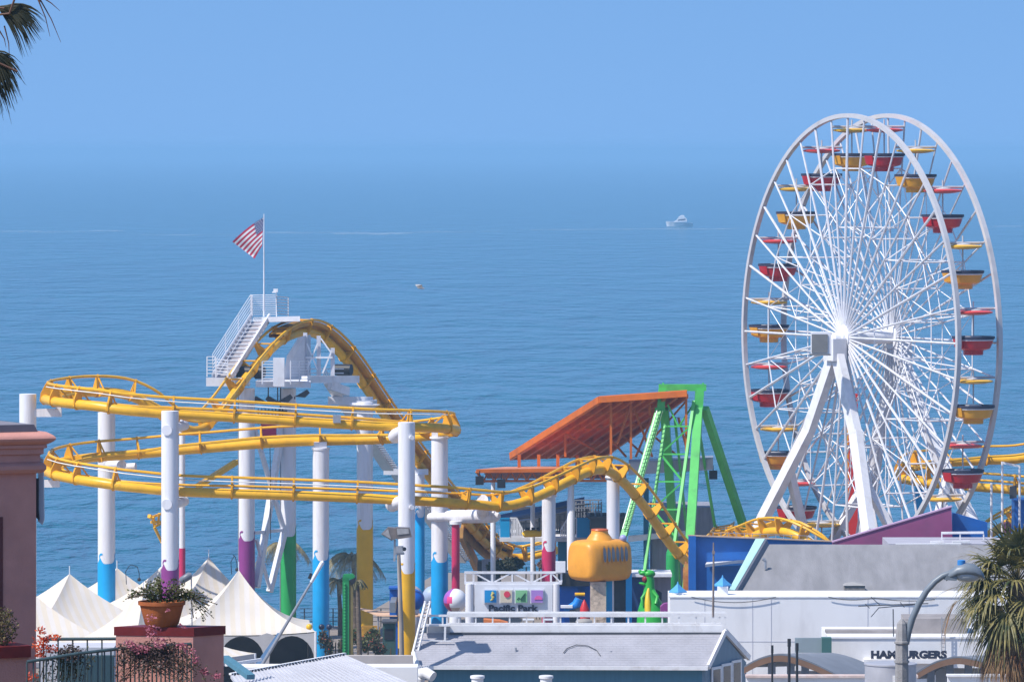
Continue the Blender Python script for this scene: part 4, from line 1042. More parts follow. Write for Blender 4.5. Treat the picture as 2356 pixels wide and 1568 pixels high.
b = MB(); b.prism([W(1622, 1297, BY - 4.2), W(1700, 1287, BY - 1.5), W(1722, 1287, BY - .1), W(1625, 1292, BY - .1)], (0, 0, -0.15)); b.build("lean_to_roof", M_TRIMW, bw)
b = MB()
for k in range(14): b.beam(W(1640 + k * 18, 1231 + k * .7, BY + .3), W(1640 + k * 18, 1222 + k * .7, BY + .3), 0.04)
b.beam(W(1640, 1224, BY + .3), W(1874, 1232, BY + .3), 0.03); b.build("roof_railing", M_STEEL, bw)
PY = 300.0
c = W(2050, 1250, PY); pw = thing("purple_wall", "tapering purple wall rising to the right in front of the Ferris wheel", "wall", (c.x, c.y, DECK))
b = MB(); b.prism([W(1915, 1246, PY), W(2188, 1165, PY), W(2191, 1262, PY), W(1915, 1275, PY)], (0, 0.4, 0)); b.build("wall_face", M_PWALL, pw)
MB().beam(W(1913, 1245.5, PY + .2), W(2189, 1163.5, PY + .2), 0.5, 0.06).build("coping", mat("mauve_coping", (0.50, 0.32, 0.46), 0.6), pw)
c = W(2230, 1250, PY); rw = tag(MB().prism([W(2190, 1178, PY + .6), W(2271, 1201, PY + .6), W(2271, 1262, PY + .6), W(2190, 1262, PY + .6)], (0, 0.4, 0)).build("blue_wall", M_COB), "blue wall stub sloping down behind the purple wall's right end", "wall")
# low pale roofs behind the grey roof
c = W(2150, 1260, 292); t = thing("flat_roof_building", "low building with pale flat roof strips under the purple wall", "building", (c.x, c.y, DECK))
MB().bbox((ux(2035, 296), 293, DECK), (ux(2560, 296), 298, vz(1250, 293))).build("roof", mat("pale_roof", (0.40, 0.39, 0.44), 0.7, var=0.1), t)
b = MB()
for u0, u1, v, Y in ((2060, 2210, 1252, 292.5), (2140, 2170, 1246, 293.5), (2190, 2230, 1246, 293.2)): b.beam(W(u0, v, Y), W(u1, v - 1, Y), 0.3, 0.1)
b.build("gutter", M_TRIMW, t)
b = MB(); b.beam(W(2165, 1225, 296.5), W(2262, 1224, 296.5), 0.3, 0.1)
for u in (2166, 2208, 2262): b.beam(W(u, 1226, 296.4), W(u, 1252, 296.4), 0.06)
b.build("roof_rail", M_TRIMW, t)
# ---------------------------------------------------------------- long grey roof with mint fascia
c = W(1960, 1400, 286); gb = thing("grey_roof_building", "building with a large sloping grey roof and a mint green end fascia", "building", (c.x, c.y, DECK))
A, B_, C_, D_ = W(1690, 1369, 285), W(2620, 1369, 285), W(2620, 1253, 289.5), W(1764, 1251, 289.5)
b = MB(); b.prism([A, B_, C_, D_], (0, 0, -0.2)); b.build("roof", M_GROOF, gb)
nrm = (B_ - A).cross(D_ - A).normalized()
M_MINT = mat("mint_green_paint", (0.42, 0.66, 0.62), 0.5, var=0.06)
b = MB(); b.prism([W(1677, 1354, 284.9), W(1690, 1356, 284.9), W(1759, 1238, 289.4), W(1738, 1238, 289.4)], (0, 0.02, -0.12)); b.build("end_fascia", M_MINT, gb)
b = MB(); b.prism([W(1690, 1357, 284.9), W(1691, 1370, 284.9), W(1764, 1252, 289.4), W(1759, 1239, 289.4)], (0.1, 0.05, -0.02)); b.build("fascia_side", mat("weathered_grey_board", (0.20, 0.20, 0.23), 0.7), gb)
b = MB(); b.bbox((A.x + .3, 285.3, DECK), (B_.x, 289, A.z - 0.3)); b.build("wall", M_WWALL, gb)
p = W(1760, 1308, 287.2); MB().tube([p, p + V(0, 0, 0.42)], 0.06, 10).tube([p + V(0, 0, 0.40), p + V(-0.12, 0, 0.5)], 0.075, 10).build("vent_pipe", M_STEEL, gb, 40)
p = W(1965, 1369, 284.8); b = MB(); b.box(p + V(0, 0, 0.2), (0.98, 0.7, 0.60)); b.build("roof_vent", mat("sooty_stone", (0.20, 0.18, 0.16), 0.8, var=0.3, scale=6), gb)
b = MB(); b.prism([p + V(-0.54, -.4, 0.505), p + V(0.54, -.4, 0.505), p + V(0.4, -.1, 0.56), p + V(0.05, 0, 0.62), p + V(-0.4, -.1, 0.56)], (0, 0.8, 0)); b.build("vent_cap", mat("vent_cap_grey", (0.33, 0.32, 0.31), 0.7), gb)
# ---------------------------------------------------------------- long white wall building
WYY = 279.0
c = W(1900, 1480, WYY); ww = thing("white_building", "long plain white windowless building in front of the grey roof", "building", (c.x, c.y, DECK))
MB().bbox((ux(1541, WYY), WYY, DECK), (ux(2600, WYY), WYY + 4, vz(1372, WYY))).build("wall", M_WWALL, ww)
b = MB(); b.bbox((ux(1539, WYY), WYY - 0.03, vz(1374, WYY)), (ux(2602, WYY), WYY + 0.12, vz(1371, WYY))); b.build("coping", M_TRIMW, ww)
b = MB()
for u in (1620, 1730, 1773, 1995, 2090): b.bbox((ux(u, WYY), WYY - 0.012, DECK), (ux(u + 1.2, WYY), WYY + .01, vz(1377, WYY)))
b.bbox((ux(1690, WYY), WYY - 0.012, vz(1475, WYY)), (ux(1830, WYY), WYY + .01, vz(1474, WYY)))
b.build("panel_joint", mat("joint_grey", (0.50, 0.50, 0.56), 0.8), ww)
def wire(mb, a, c, sag, r=0.018, n=10):
    mb.tube([a.lerp(c, k / n) + V(0, 0, -sag * 4 * (k / n) * (1 - k / n)) for k in range(n + 1)], r, 4)
b = MB(); wire(b, W(1590, 1372, WYY - .1), W(1785, 1372, WYY - .1), 0.26); wire(b, W(1905, 1372, WYY - .1), W(2010, 1374, WYY - .1), 0.12); wire(b, W(2010, 1374, WYY - .1), W(2150, 1378, WYY - .1), 0.1)
b.build("slack_cable", M_DARK, ww)
for k, (u, v0, v1, lab) in enumerate(((1662, 1322, 1372, "small white cupola with a blue pointed cap below the mint fascia"), (1559, 1337, 1372, "small white cupola with a blue pointed cap at the white wall's left end"))):
    Y = WYY + 1.5; p = W(u, v0 + 25, Y); t = thing("cupola", lab, "cupola", (p.x, Y, vz(1376, Y)), "blue capped cupolas on the white building")
    MB().box((p.x, Y, (p.z + vz(1376, Y)) / 2), (0.5, 0.5, p.z - vz(1376, Y))).build("drum", M_TRIMW, t)
    MB().lathe([(0.42, p.z), (0.42, p.z + .06), (0.20, p.z + 0.24), (0.05, p.z + 0.40), (0.02, p.z + 0.52)], (p.x, Y, 0), 4, None).build("cap", mat("sky_blue_cap", (0.08, 0.32, 0.62), 0.45), t)
t = tag(MB().tube([W(1640, 1418, 262.5), W(1641, 1300, 262.5), W(1641, 1247, 262.5)], [0.05, 0.045, 0.03], 8).box(W(1641, 1270, 262.5), (0.12, 0.12, 0.14)).build("mast", mat("rusty_pipe", (0.25, 0.2, 0.18), 0.7, var=0.3)), "thin rusty mast standing left of the mint fascia", "mast")
# television aerial on the hamburger stand
AY = 268.5; b = MB()
b.beam(W(2054, 1400, AY), W(2055, 1466, AY), 0.05); b.beam(W(1974, 1393, AY), W(2135, 1387, AY), 0.045); b.beam(W(2020, 1397, AY), W(2110, 1389, AY), 0.04)
for a, c in (((2003, 1372), (2024, 1391)), ((2003, 1418), (2022, 1396)), ((1990, 1388), (2000, 1398)), ((2070, 1384), (2080, 1396))): b.beam(W(*a, AY), W(*c, AY), 0.035)
tag(b.build("tv_aerial", M_DARK), "bare television aerial in front of the white wall", "aerial")
# ---------------------------------------------------------------- hamburger stand
HY = 268.0
c = W(2090, 1510, HY); hb = thing("hamburger_stand", "white flat roofed food stand with dark HAMBURGERS letters on its edge", "food stand", (c.x, c.y, DECK))
MB().bbox((ux(1905, HY), HY, DECK), (ux(2260, HY), HY + 6, vz(1465, HY))).build("wall", M_WWALL, hb)
b = MB(); b.bbox((ux(1903, HY), HY - 0.05, vz(1467.5, HY)), (ux(2262, HY), HY + 0.1, vz(1464, HY))); b.build("coping", M_TRIMW, hb)
b = MB(); b.bbox((ux(1905, HY), HY + 2.2, vz(1464, HY)), (ux(2090, HY), HY + 3, vz(1458, HY))); b.bbox((ux(2089, HY), HY + 2.2, vz(1464, HY)), (ux(2232, HY), HY + 5, vz(1431, HY))); b.build("roof_plant", mat("dusty_roof_edge", (0.30, 0.27, 0.26), 0.8, var=0.2), hb)
b = MB(); b.bbox((ux(1985, HY), HY - 0.7, vz(1522, HY)), (ux(2115, HY), HY + .1, vz(1513, HY))); b.bbox((ux(2115, HY), HY - 0.7, vz(1522, HY)), (ux(2190, HY), HY + .1, vz(1513.5, HY))); b.build("ledge", M_TRIMW, hb)
text_mesh("HAMBURGERS", "lettering", M_INK, hb, 2003, 2178, 1495, 1514, HY - 0.4, 0.10, 0.065)
MB().bbox((ux(1826, HY), HY - 1, vz(1496, HY)), (ux(1887, HY), HY - .8, vz(1462, HY))).build("billboard_back", mat("grey_green_board", (0.28, 0.34, 0.37), 0.6, var=0.08), hb)
MB().bbox((ux(1887, HY), HY - 1.3, vz(1497, HY)), (ux(1909, HY), HY - .6, vz(1461, HY))).build("billboard_back", mat("dark_green_board", (0.05, 0.14, 0.13), 0.6), hb)
b = MB()
for u in (2166, 2174): b.beam(W(u, 1418, HY - .3), W(u, 1500, HY - .3), 0.04)
for k in range(9): b.beam(W(2166, 1424 + 9 * k, HY - .3), W(2174, 1424 + 9 * k, HY - .3), 0.03)
tag(b.build("roof_ladder", M_STEEL), "narrow steel ladder fixed to the hamburger stand's right end", "ladder")
# ---------------------------------------------------------------- vaulted pavilions
M_TAN = mat("tan_fascia", (0.26, 0.145, 0.085), 0.6, var=0.15)
M_VAULT = mat("grey_vault_roof", (0.22, 0.235, 0.265), 0.7, var=0.1, dirt=(0.16, 0.17, 0.19), dscale=0.8)
def vault(name_lab, u0, v0, uc, vc, u1, v1, Y, back, nposts):
    n = 22; c = W(uc, 1568, Y); t = thing("vaulted_shelter", name_lab, "shelter", (c.x, c.y, DECK), "vaulted shelters")
    pts = []
    for k in range(n + 1):
        s = k / n; u = u0 + (u1 - u0) * s
        m_ = (uc - u0) / (u1 - u0)
        if s < m_: f = 1 - ((m_ - s) / m_) ** 1.9; v = v0 + (vc - v0) * f
        else: f = 1 - ((s - m_) / (1 - m_)) ** 1.55; v = v1 + (vc - v1) * f
        pts.append(W(u, v, Y))
    dn = V(0, 0, -0.24); bk = Vector(back)
    b = MB()
    for a, c in zip(pts, pts[1:]): b.add([a, c, c + bk, a + bk, a + V(0, 0, -.07), c + V(0, 0, -.07), c + bk + V(0, 0, -.07), a + bk + V(0, 0, -.07)], [(0, 1, 2, 3), (7, 6, 5, 4), (0, 4, 5, 1), (2, 6, 7, 3)])
    b.build("roof", M_VAULT, t, 40)
    b = MB()
    for a, c in zip(pts, pts[1:]):
        a, c = a + V(0, -.04, -.072), c + V(0, -.04, -.072)
        b.add([a, c, c + dn, a + dn, a + V(0, .3, 0), c + V(0, .3, 0), c + dn + V(0, .3, 0), a + dn + V(0, .3, 0)], [(0, 3, 2, 1), (4, 5, 6, 7), (3, 7, 6, 2)])
    b.build("fascia", M_TAN, t)
    for k in range(nposts):
        s = (k + 0.8) / (nposts + 0.6); i = int(s * n); p = pts[i] + bk * 0.35
        if p.z - 0.4 > DECK: MB().beam(V(p.x, p.y, DECK), V(p.x, p.y, p.z - 0.1), 0.3).build("post", M_STEEL, t)
    b = MB(); q0, q1 = pts[2] + bk * 0.8, pts[-4] + bk * 0.8; b.bbox((q0.x, q0.y, DECK), (q1.x, q0.y + .2, min(q0.z, q1.z) + 0.05)); b.build("back_wall", M_WWALL, t)
    return t
vault("left vaulted shelter with tan arched edge beside the teal gable", 1712, 1530, 1795, 1502, 1955, 1568, 236, (2.2, 4.5, -0.34), 6)
vault("right vaulted shelter with tan arched edge below the palm", 2090, 1558, 2205, 1508, 2330, 1546, 238, (1.2, 4.5, -0.34), 5)
c = W(2030, 1560, 232); t = thing("forecourt_wall", "low white wall with a pinkish chipped coping along the bottom right", "wall", (c.x, c.y, DECK))
MB().bbox((ux(1716, 232), 232, DECK), (ux(2110, 232), 232.4, vz(1557, 232))).bbox((ux(2180, 231), 231, DECK), (ux(2480, 231), 231.4, vz(1555, 231))).build("wall_face", M_WWALL, t)
MB().bbox((ux(1715, 232), 231.9, vz(1557, 232)), (ux(2111, 232), 232.5, vz(1552, 232))).build("coping", mat("chipped_pink_coping", (0.62, 0.48, 0.43), 0.7, var=0.2, scale=3, dirt=(0.75, 0.73, 0.72), dscale=2, damt=0.8), t)
MB().bbox((ux(2178, 231), 230.9, vz(1555, 231)), (ux(2481, 231), 231.5, vz(1551, 231))).build("coping", M_TRIMW, t)
p = W(2048, 1524, 222); t = thing("water_tank", "grey round tank standing behind the street lamp's concrete pole", "tank", (p.x, 222, DECK))
MB().lathe([(0.96, DECK), (0.96, p.z - .06), (0.99, p.z - .05), (0.99, p.z), (0.9, p.z + .02)], (p.x, 222, 0), 32).build("drum", mat("galvanised_tank", (0.42, 0.42, 0.46), 0.55, 0.2, var=0.12, scale=2), t, 40)
MB().bbox((p.x + 0.02, 221.02, vz(1568, 221)), (p.x + .3, 221.06, vz(1553, 221))).build("label_plate", M_TRIMW, t)
for k, (u, v0, w, lab) in enumerate(((1776, 1483, 0.04, "tall thin black pipe in front of the left vaulted shelter"), (1815, 1468, 0.055, "thick black pipe left of the grey billboard"), (1833, 1478, 0.05, "shorter black pipe touching the grey billboard's left edge"))):
    p = W(u, v0, 230); tag(MB().tube([V(p.x, 230, DECK), V(p.x, 230, p.z)], w, 10).tube([V(p.x, 230, p.z - .3), V(p.x, 230, p.z)], w * 1.25, 10).build("vent_stack", M_BLACK, None, True), lab, "pipe", "black pipes by the shelter")

# ---------------------------------------------------------------- shingled house with parapet rail
M_SHING = mat("pale_shingle", (0.50, 0.49, 0.53), 0.85, var=0.10, scale=1.5, stretch=(0.5, 2, 2))
def shingle_mat():
    m = mat("white_grey_shingles", (0.36, 0.355, 0.39), 0.85, var=0.12, scale=1.2, dirt=(0.29, 0.285, 0.31), dscale=0.5, damt=0.5)
    n, l = m.node_tree.nodes, m.node_tree.links
    br = n.new("ShaderNodeTexBrick"); br.inputs["Scale"].default_value = 1.0; br.inputs["Row Height"].default_value = 0.16; br.inputs["Brick Width"].default_value = 0.32; br.inputs["Mortar Size"].default_value = 0.012
    tc = n.new("ShaderNodeTexCoord"); sp_ = n.new("ShaderNodeSeparateXYZ"); cb = n.new("ShaderNodeCombineXYZ"); mm = n.new("ShaderNodeMath"); mm.operation = 'MULTIPLY'; mm.inputs[1].default_value = 1.15
    l.new(tc.outputs["Object"], sp_.inputs[0]); l.new(sp_.outputs["X"], cb.inputs["X"]); l.new(sp_.outputs["Y"], mm.inputs[0]); l.new(mm.outputs[0], cb.inputs["Y"]); l.new(cb.outputs[0], br.inputs["Vector"])
    bp = n.new("ShaderNodeBump"); bp.inputs["Strength"].default_value = 0.8; bp.inputs["Distance"].default_value = 0.03; bp.invert = True
    l.new(br.outputs["Fac"], bp.inputs["Height"]); l.new(bp.outputs[0], n["Principled BSDF"].inputs["Normal"])
    return m
M_SH = shingle_mat()
M_TEALB = mat("teal_board_siding", (0.075, 0.20, 0.27), 0.65, var=0.12, stretch=(4, 1, 0.3))
M_TEALG = mat("grey_teal_siding", (0.17, 0.25, 0.32), 0.65, var=0.12, stretch=(4, 4, 0.3))
Y0, Y1 = 263.0, 265.1
c = W(1330, 1568, Y0); ho = thing("shingle_house", "long house with pale shingled roof, teal walls and a railed parapet", "house", (c.x, c.y, DECK))
RA, RB, RC, RD = W(946, 1531, Y0), W(1628, 1533, Y0), W(1667, 1452, Y1), W(968, 1455, Y1)
b = MB(); b.prism([RA, RB, RC, RD], (0, 0.05, -0.12)); b.build("roof", M_SH, ho)
APX, FAR = W(1668, 1444, Y1 + .05), W(1722, 1512, Y1 + 2.2)
b = MB(); b.prism([RC + V(0, .02, 0.05), FAR + V(0, 0, 0.05), FAR + V(-9, 0, 0.05), RC + V(-9, .02, 0.05)], (0, 0.05, -0.1)); b.build("rear_roof", M_SH, ho)
b = MB(); b.beam(RA + V(0, -.03, -.06), RB + V(0, -.03, -.06), 0.08, 0.16); b.beam(RB + V(.02, 0, 0), RC + V(.02, 0, 0.02), 0.12, 0.24); b.beam(RC + V(.02, 0, 0.02), FAR + V(.02, 0, 0), 0.12, 0.24); b.build("fascia", M_TRIMW, ho)
MB().bbox((ux(985, Y0), Y0 + 0.35, DECK), (ux(1622, Y0), Y0 + 3.6, vz(1539, Y0))).build("wall", M_TEALB, ho)
g0, g1 = V(RB.x - .12, Y0 + .3, 0), V(FAR.x - .12, FAR.y - .2, 0)
b = MB(); b.prism([V(g0.x, g0.y, DECK), V(g1.x, g1.y, DECK), V(g1.x, g1.y, FAR.z - .18), V(RC.x - .05, RC.y, RC.z - .12), V(g0.x, g0.y, RB.z - .14)], (-0.2, 0.08, 0)); gw = b.build("gable_wall", M_TEALG, ho)
gd = (g1 - g0).normalized(); gn = V(gd.y, -gd.x, 0)
for k in range(3):
    s = 0.13 + 0.245 * k; a = g0.lerp(g1, s) + gn * 0.03; c = g0.lerp(g1, s + 0.235) + gn * 0.03
    zt, zb = vz(1533 - 3.5 * k, Y0 + 1), DECK + 1
    o = MB().prism([V(a.x, a.y, zb), V(c.x, c.y, zb), V(c.x, c.y, zt), V(a.x, a.y, zt)], gn * 0.05).build("window", M_TRIMW, gw)
    a2, c2 = a.lerp(c, 0.14), a.lerp(c, 0.86); MB().prism([V(a2.x, a2.y, zb) + gn * .05, V(c2.x, c2.y, zb) + gn * .05, V(c2.x, c2.y, zt - .12) + gn * .05, V(a2.x, a2.y, zt - .12) + gn * .05], gn * 0.01).build("pane", mat("brown_window_glass", (0.07, 0.05, 0.045), 0.1, var=0.3), o)
# parapet and its railing
PZ = vz(1455, Y1)
b = MB(); b.bbox((ux(1035, Y1), Y1 - .1, PZ - .02), (ux(1662, Y1), Y1 + 1.4, vz(1437, Y1))); b.bbox((ux(985, Y1), Y1 + .2, PZ - .3), (ux(1034.6, Y1), Y1 + 1.2, vz(1439, Y1))); b.build("parapet", M_TRIMW, ho)
MB().bbox((ux(1034, Y1), Y1 - .16, PZ - .05), (ux(1663, Y1), Y1 - .104, PZ + .04)).build("shadow_gap_strip", M_DARK, ho)  # dark strip stands in for the shadow gap at the parapet's foot
b = MB(); zt = vz(1409, Y1); b.bbox((ux(1028, Y1), Y1 - .06, vz(1418, Y1)), (ux(1671, Y1), Y1 + .06, zt)); b.bbox((ux(1028, Y1), Y1 - .07, vz(1437.5, Y1)), (ux(1664, Y1), Y1 + .08, vz(1432, Y1)))
b.bbox((ux(1028, Y1), Y1 + 1.25, vz(1417, Y1)), (ux(1671, Y1), Y1 + 1.35, vz(1411, Y1)))
k = 0; u = 1055
while u < 1660:
    b.beam(W(u, 1434, Y1), W(u, 1414, Y1), 0.07); u += 39
for u in (1640, 1655, 1668): b.beam(W(u, 1437, Y1), W(u, 1411, Y1), 0.09)
b.build("parapet_railing", M_TRIMW, ho)
b = MB(); b.tube([W(1296, 1500, Y0 + .75), W(1304, 1490, Y0 + 1.0), W(1325, 1482, Y0 + 1.2), W(1352, 1484, Y0 + 1.15), W(1372, 1494, Y0 + .9), W(1380, 1506, Y0 + .6)], 0.02, 5); b.build("loose_cable", M_DARK, ho)
for u, v in ((1405, 1500), (1186, 1492)):
    p = W(u, v, Y0 + .9); MB().tube([p + V(0, 0, -.2), p + V(0, 0, .07)], 0.045, 8).build("vent_pipe", M_STEEL, ho)
# landing and roof ladder
b = MB(); Yl = Y1 - 0.5
for u0, u1, v in ((966, 1034, 1415), (966, 1034, 1437)): b.beam(W(u0, v, Yl), W(u1, v, Yl), 0.10, 0.09)
for u in (972, 1018, 1028): b.beam(W(u, 1415, Yl), W(u, 1440, Yl), 0.07)
b.beam(W(1024, 1437, Yl), W(1023, 1472, Yl), 0.09); b.beam(W(966, 1471, Yl - .3), W(1040, 1474, Yl - .3), 0.06); b.prism([W(966, 1437, Yl), W(1034, 1437, Yl), W(1030, 1434, Yl + 1), W(975, 1434, Yl + 1)], (0, 0, -.05))
b.build("landing", M_TRIMW, ho)
b = MB()
for du in (0, 11):
    q0, q1 = W(950 + du, 1498, Yl - .6), W(978 + du, 1384, Yl - .2); b.beam(q0, q1, 0.12, 0.05); b.tube([q1 + (q1 - q0) * .02, q1], 0.06, 10)
for k in range(13): f = (k + .5) / 13; b.beam(W(950 + 28 * f, 1498 - 114 * f, Yl - .6 + .4 * f), W(961 + 28 * f, 1498 - 114 * f, Yl - .6 + .4 * f), 0.05)
tag(b.build("roof_ladder", M_TRIMW), "white ladder leaning at the left end of the shingled roof", "ladder")
b = MB(); b.tube([W(951, 1500, 263.2), W(953, 1512, 262.9), W(960, 1530, 262.7), W(968, 1548, 262.6)], [0.10, 0.13, 0.13, 0.12], 12); tag(b.build("bent_pipe", M_TRIMW, None, True), "bent white pipe below the leaning ladder", "pipe")
b = MB(); b.tube([W(962, 1600, 255), W(963, 1560, 255), W(968, 1548, 255), W(980, 1546, 254.6), W(996, 1556, 254.4)], [0.25, 0.25, 0.24, 0.24, 0.23], 16); tag(b.build("duct_elbow", M_TRIMW, None, True), "fat white duct elbow at the bottom left of the teal wall", "duct")
for u, lab in ((1098, "white round chimney pot left of the other on the bottom edge"), (1256, "white round chimney pot at the bottom edge below the roof's middle")):
    p = W(u, 1553, 240); tag(MB().lathe([(0.24, DECK), (0.24, p.z - .12), (0.29, p.z - .1), (0.29, p.z), (0.2, p.z + .02)], (p.x, 240, 0), 18).build("chimney_pot", M_TRIMW, None, 30), lab, "chimney", "white chimney pots")
# twin floodlight post in front of the roof
Yp = 262.2
c = W(920, 1560, Yp); t = thing("lamp_post", "weathered post with two big box floodlights in front of the yellow column", "lamp post", (c.x, c.y, DECK))
M_WOOD = mat("weathered_post", (0.34, 0.29, 0.25), 0.8, var=0.3, scale=2, stretch=(3, 3, 0.3), dirt=(0.6, 0.58, 0.56), dscale=1.0, damt=0.6)
MB().tube([V(ux(929, Yp), Yp, DECK), W(923, 1450, Yp), W(918, 1300, Yp), W(917, 1275, Yp)], [0.14, 0.105, 0.085, 0.08], 12).build("post", M_WOOD, t, True)
b = MB(); b.box(W(919, 1263, Yp), (0.34, 0.2, 0.30)); b.beam(W(908, 1272, Yp), W(930, 1272, Yp), 0.10); b.beam(W(907, 1290, Yp), W(908, 1240, Yp), 0.09); b.build("bracket", M_STEEL, t)
MB().ball(W(930, 1262, Yp - .1), 0.09).build("sensor", M_DARK, t, True)
M_LAMPB = mat("bronze_lamp_housing", (0.20, 0.17, 0.16), 0.45, 0.2, var=0.25, scale=3)
M_LENS = mat("dusty_lens", (0.36, 0.35, 0.35), 0.3, var=0.2, scale=5)
for d, (cu_, cv_), nm in ((-1, (898, 1226), 0), (1, (928, 1222), 1)):
    p = W(cu_, cv_, Yp - 0.1 * d); b = MB()
    if d < 0:
        b.prism([p + V(-0.40, -.3, -.02), p + V(-0.10, -.3, 0.28), p + V(0.36, -.3, 0.24), p + V(0.36, -.3, -0.16), p + V(0.05, -.3, -0.30)], (0, 0.6, 0))
    else:
        b.prism([p + V(-0.34, -.3, 0.20), p + V(0.26, -.3, 0.18), p + V(0.36, -.3, -0.22), p + V(-0.30, -.3, -0.32)], (0, 0.6, 0))
    h_ = b.build("lamp_housing", M_LAMPB, t)
    b = MB()
    if d > 0: b.prism([p + V(-0.28, -.33, 0.16), p + V(0.22, -.33, 0.14), p + V(0.26, -.33, -0.06), p + V(-0.26, -.33, -0.12)], (0, 0.028, 0))
    else: b.prism([p + V(-0.34, -.33, -0.01), p + V(-0.1, -.33, 0.22), p + V(0.04, -.33, -.24)], (0, 0.028, 0))
    b.build("lens", M_LENS, h_)
# ---------------------------------------------------------------- low ribbed roof at the bottom
c = W(740, 1568, 246); t = thing("ribbed_roof_building", "low building with a white ribbed roof at the bottom centre left", "building", (c.x, c.y, DECK))
P1, P2, P3, P4 = W(530, 1552, 246), W(793, 1505, 252), W(968, 1580, 246), W(620, 1680, 236)
b = MB(); b.prism([P1, P2, P3, P4], (0, 0, -0.12)); b.build("roof", mat("ribbed_roof_paint", (0.46, 0.46, 0.50), 0.6, var=0.08), t)
b = MB()
for k in range(34):
    f = (k + 0.5) / 34; a, c = P1.lerp(P2, f) + V(0, 0, .02), P4.lerp(P3, f) + V(0, 0, .02); b.beam(a, c, 0.035, 0.05)
b.build("rib", mat("rib_white", (0.56, 0.56, 0.60), 0.6), t)
b = MB().beam(P1 + V(0, 0, .05), P2 + V(0, 0, .05), 0.16, 0.08); b.m = 1
for k in range(40):
    p = P1.lerp(P2, (k + .5) / 40); b.box(p + V(0.02, -.1, 0.045), (0.06, 0.14, 0.06))
b.build("ridge_cap", [M_TRIMW, M_BLACK], t)
MB().bbox((ux(540, 252), 252.3, DECK), (ux(960, 252), 254, vz(1535, 252))).build("wall", M_WWALL, t)
MB().beam(W(517, 1512, 243), W(577, 1556, 240), 0.34, 0.2).build("rafter", M_TEALB, t)
MB().beam(W(520, 1528, 244), W(600, 1516, 246), 0.12, 0.12).build("rafter", M_TRIMW, t)
c = W(870, 1520, 256); t = thing("parapet_wall", "beige parapet wall with white lattice below the yellow column", "wall", (c.x, c.y, DECK))
MB().bbox((ux(780, 257), 257, DECK), (ux(950, 257), 257.4, vz(1507, 257))).build("wall_face", mat("beige_stucco", (0.50, 0.44, 0.40), 0.8, var=0.1), t)
b = MB()
for k in range(16):
    u = 896 + 5 * k; b.beam(W(u, 1560, 255.9), W(u + 16, 1528, 255.9), 0.03); b.beam(W(u + 16, 1560, 255.85), W(u, 1528, 255.85), 0.03)
b.build("lattice", M_TRIMW, t)
# ---------------------------------------------------------------- striped peaked tents
def tent_cloth():
    m = bpy.data.materials.new("striped_tent_cloth"); m.use_nodes = True; n, l = m.node_tree.nodes, m.node_tree.links
    b = n["Principled BSDF"]; b.inputs["Roughness"].default_value = 0.75
    uv = n.new("ShaderNodeUVMap"); uv.uv_map = "stripe"; sp_ = n.new("ShaderNodeSeparateXYZ"); l.new(uv.outputs[0], sp_.inputs[0])
    m1 = n.new("ShaderNodeMath"); m1.operation = 'MULTIPLY'; m1.inputs[1].default_value = 2 * math.pi / 0.50
    m2 = n.new("ShaderNodeMath"); m2.operation = 'SINE'; l.new(sp_.outputs["X"], m1.inputs[0]); l.new(m1.outputs[0], m2.inputs[0])
    r = n.new("ShaderNodeMapRange"); r.inputs[1].default_value = -0.12; r.inputs[2].default_value = 0.12; l.new(m2.outputs[0], r.inputs[0])
    mx = n.new("ShaderNodeMix"); mx.data_type = 'RGBA'; mx.inputs[6].default_value = (0.75, 0.69, 0.63, 1); mx.inputs[7].default_value = (0.745, 0.655, 0.53, 1)
    l.new(r.outputs[0], mx.inputs[0])
    tc = n.new("ShaderNodeTexCoord"); nz = n.new("ShaderNodeTexNoise"); nz.inputs["Scale"].default_value = 0.7; nz.inputs["Detail"].default_value = 5
    l.new(tc.outputs["Object"], nz.inputs["Vector"])
    r2 = n.new("ShaderNodeMapRange"); r2.inputs[1].default_value = 0.4; r2.inputs[2].default_value = 0.75; r2.inputs[4].default_value = 0.35; l.new(nz.outputs["Fac"], r2.inputs[0])
    m3 = n.new("ShaderNodeMix"); m3.data_type = 'RGBA'; m3.inputs[7].default_value = (0.58, 0.54, 0.50, 1); l.new(r2.outputs[0], m3.inputs[0]); l.new(mx.outputs[2], m3.inputs[6])
    l.new(m3.outputs[2], b.inputs["Base Color"])
    bp = n.new("ShaderNodeBump"); bp.inputs["Strength"].default_value = 0.5; bp.inputs["Distance"].default_value = 0.12; l.new(nz.outputs["Fac"], bp.inputs["Height"]); l.new(bp.outputs[0], b.inputs["Normal"])
    tr = n.new("ShaderNodeBsdfTranslucent"); l.new(m3.outputs[2], tr.inputs[0]); ms = n.new("ShaderNodeMixShader"); ms.inputs[0].default_value = 0.18
    l.new(b.outputs[0], ms.inputs[1]); l.new(tr.outputs[0], ms.inputs[2]); l.new(ms.outputs[0], n["Material Output"].inputs["Surface"])
    return m
M_TENT = tent_cloth()
M_VAL = mat("cream_valance", (0.55, 0.52, 0.50), 0.8, var=0.08)
M_SHADE = mat("dark_shade_sheet", (0.10, 0.10, 0.115), 0.85, var=0.15)
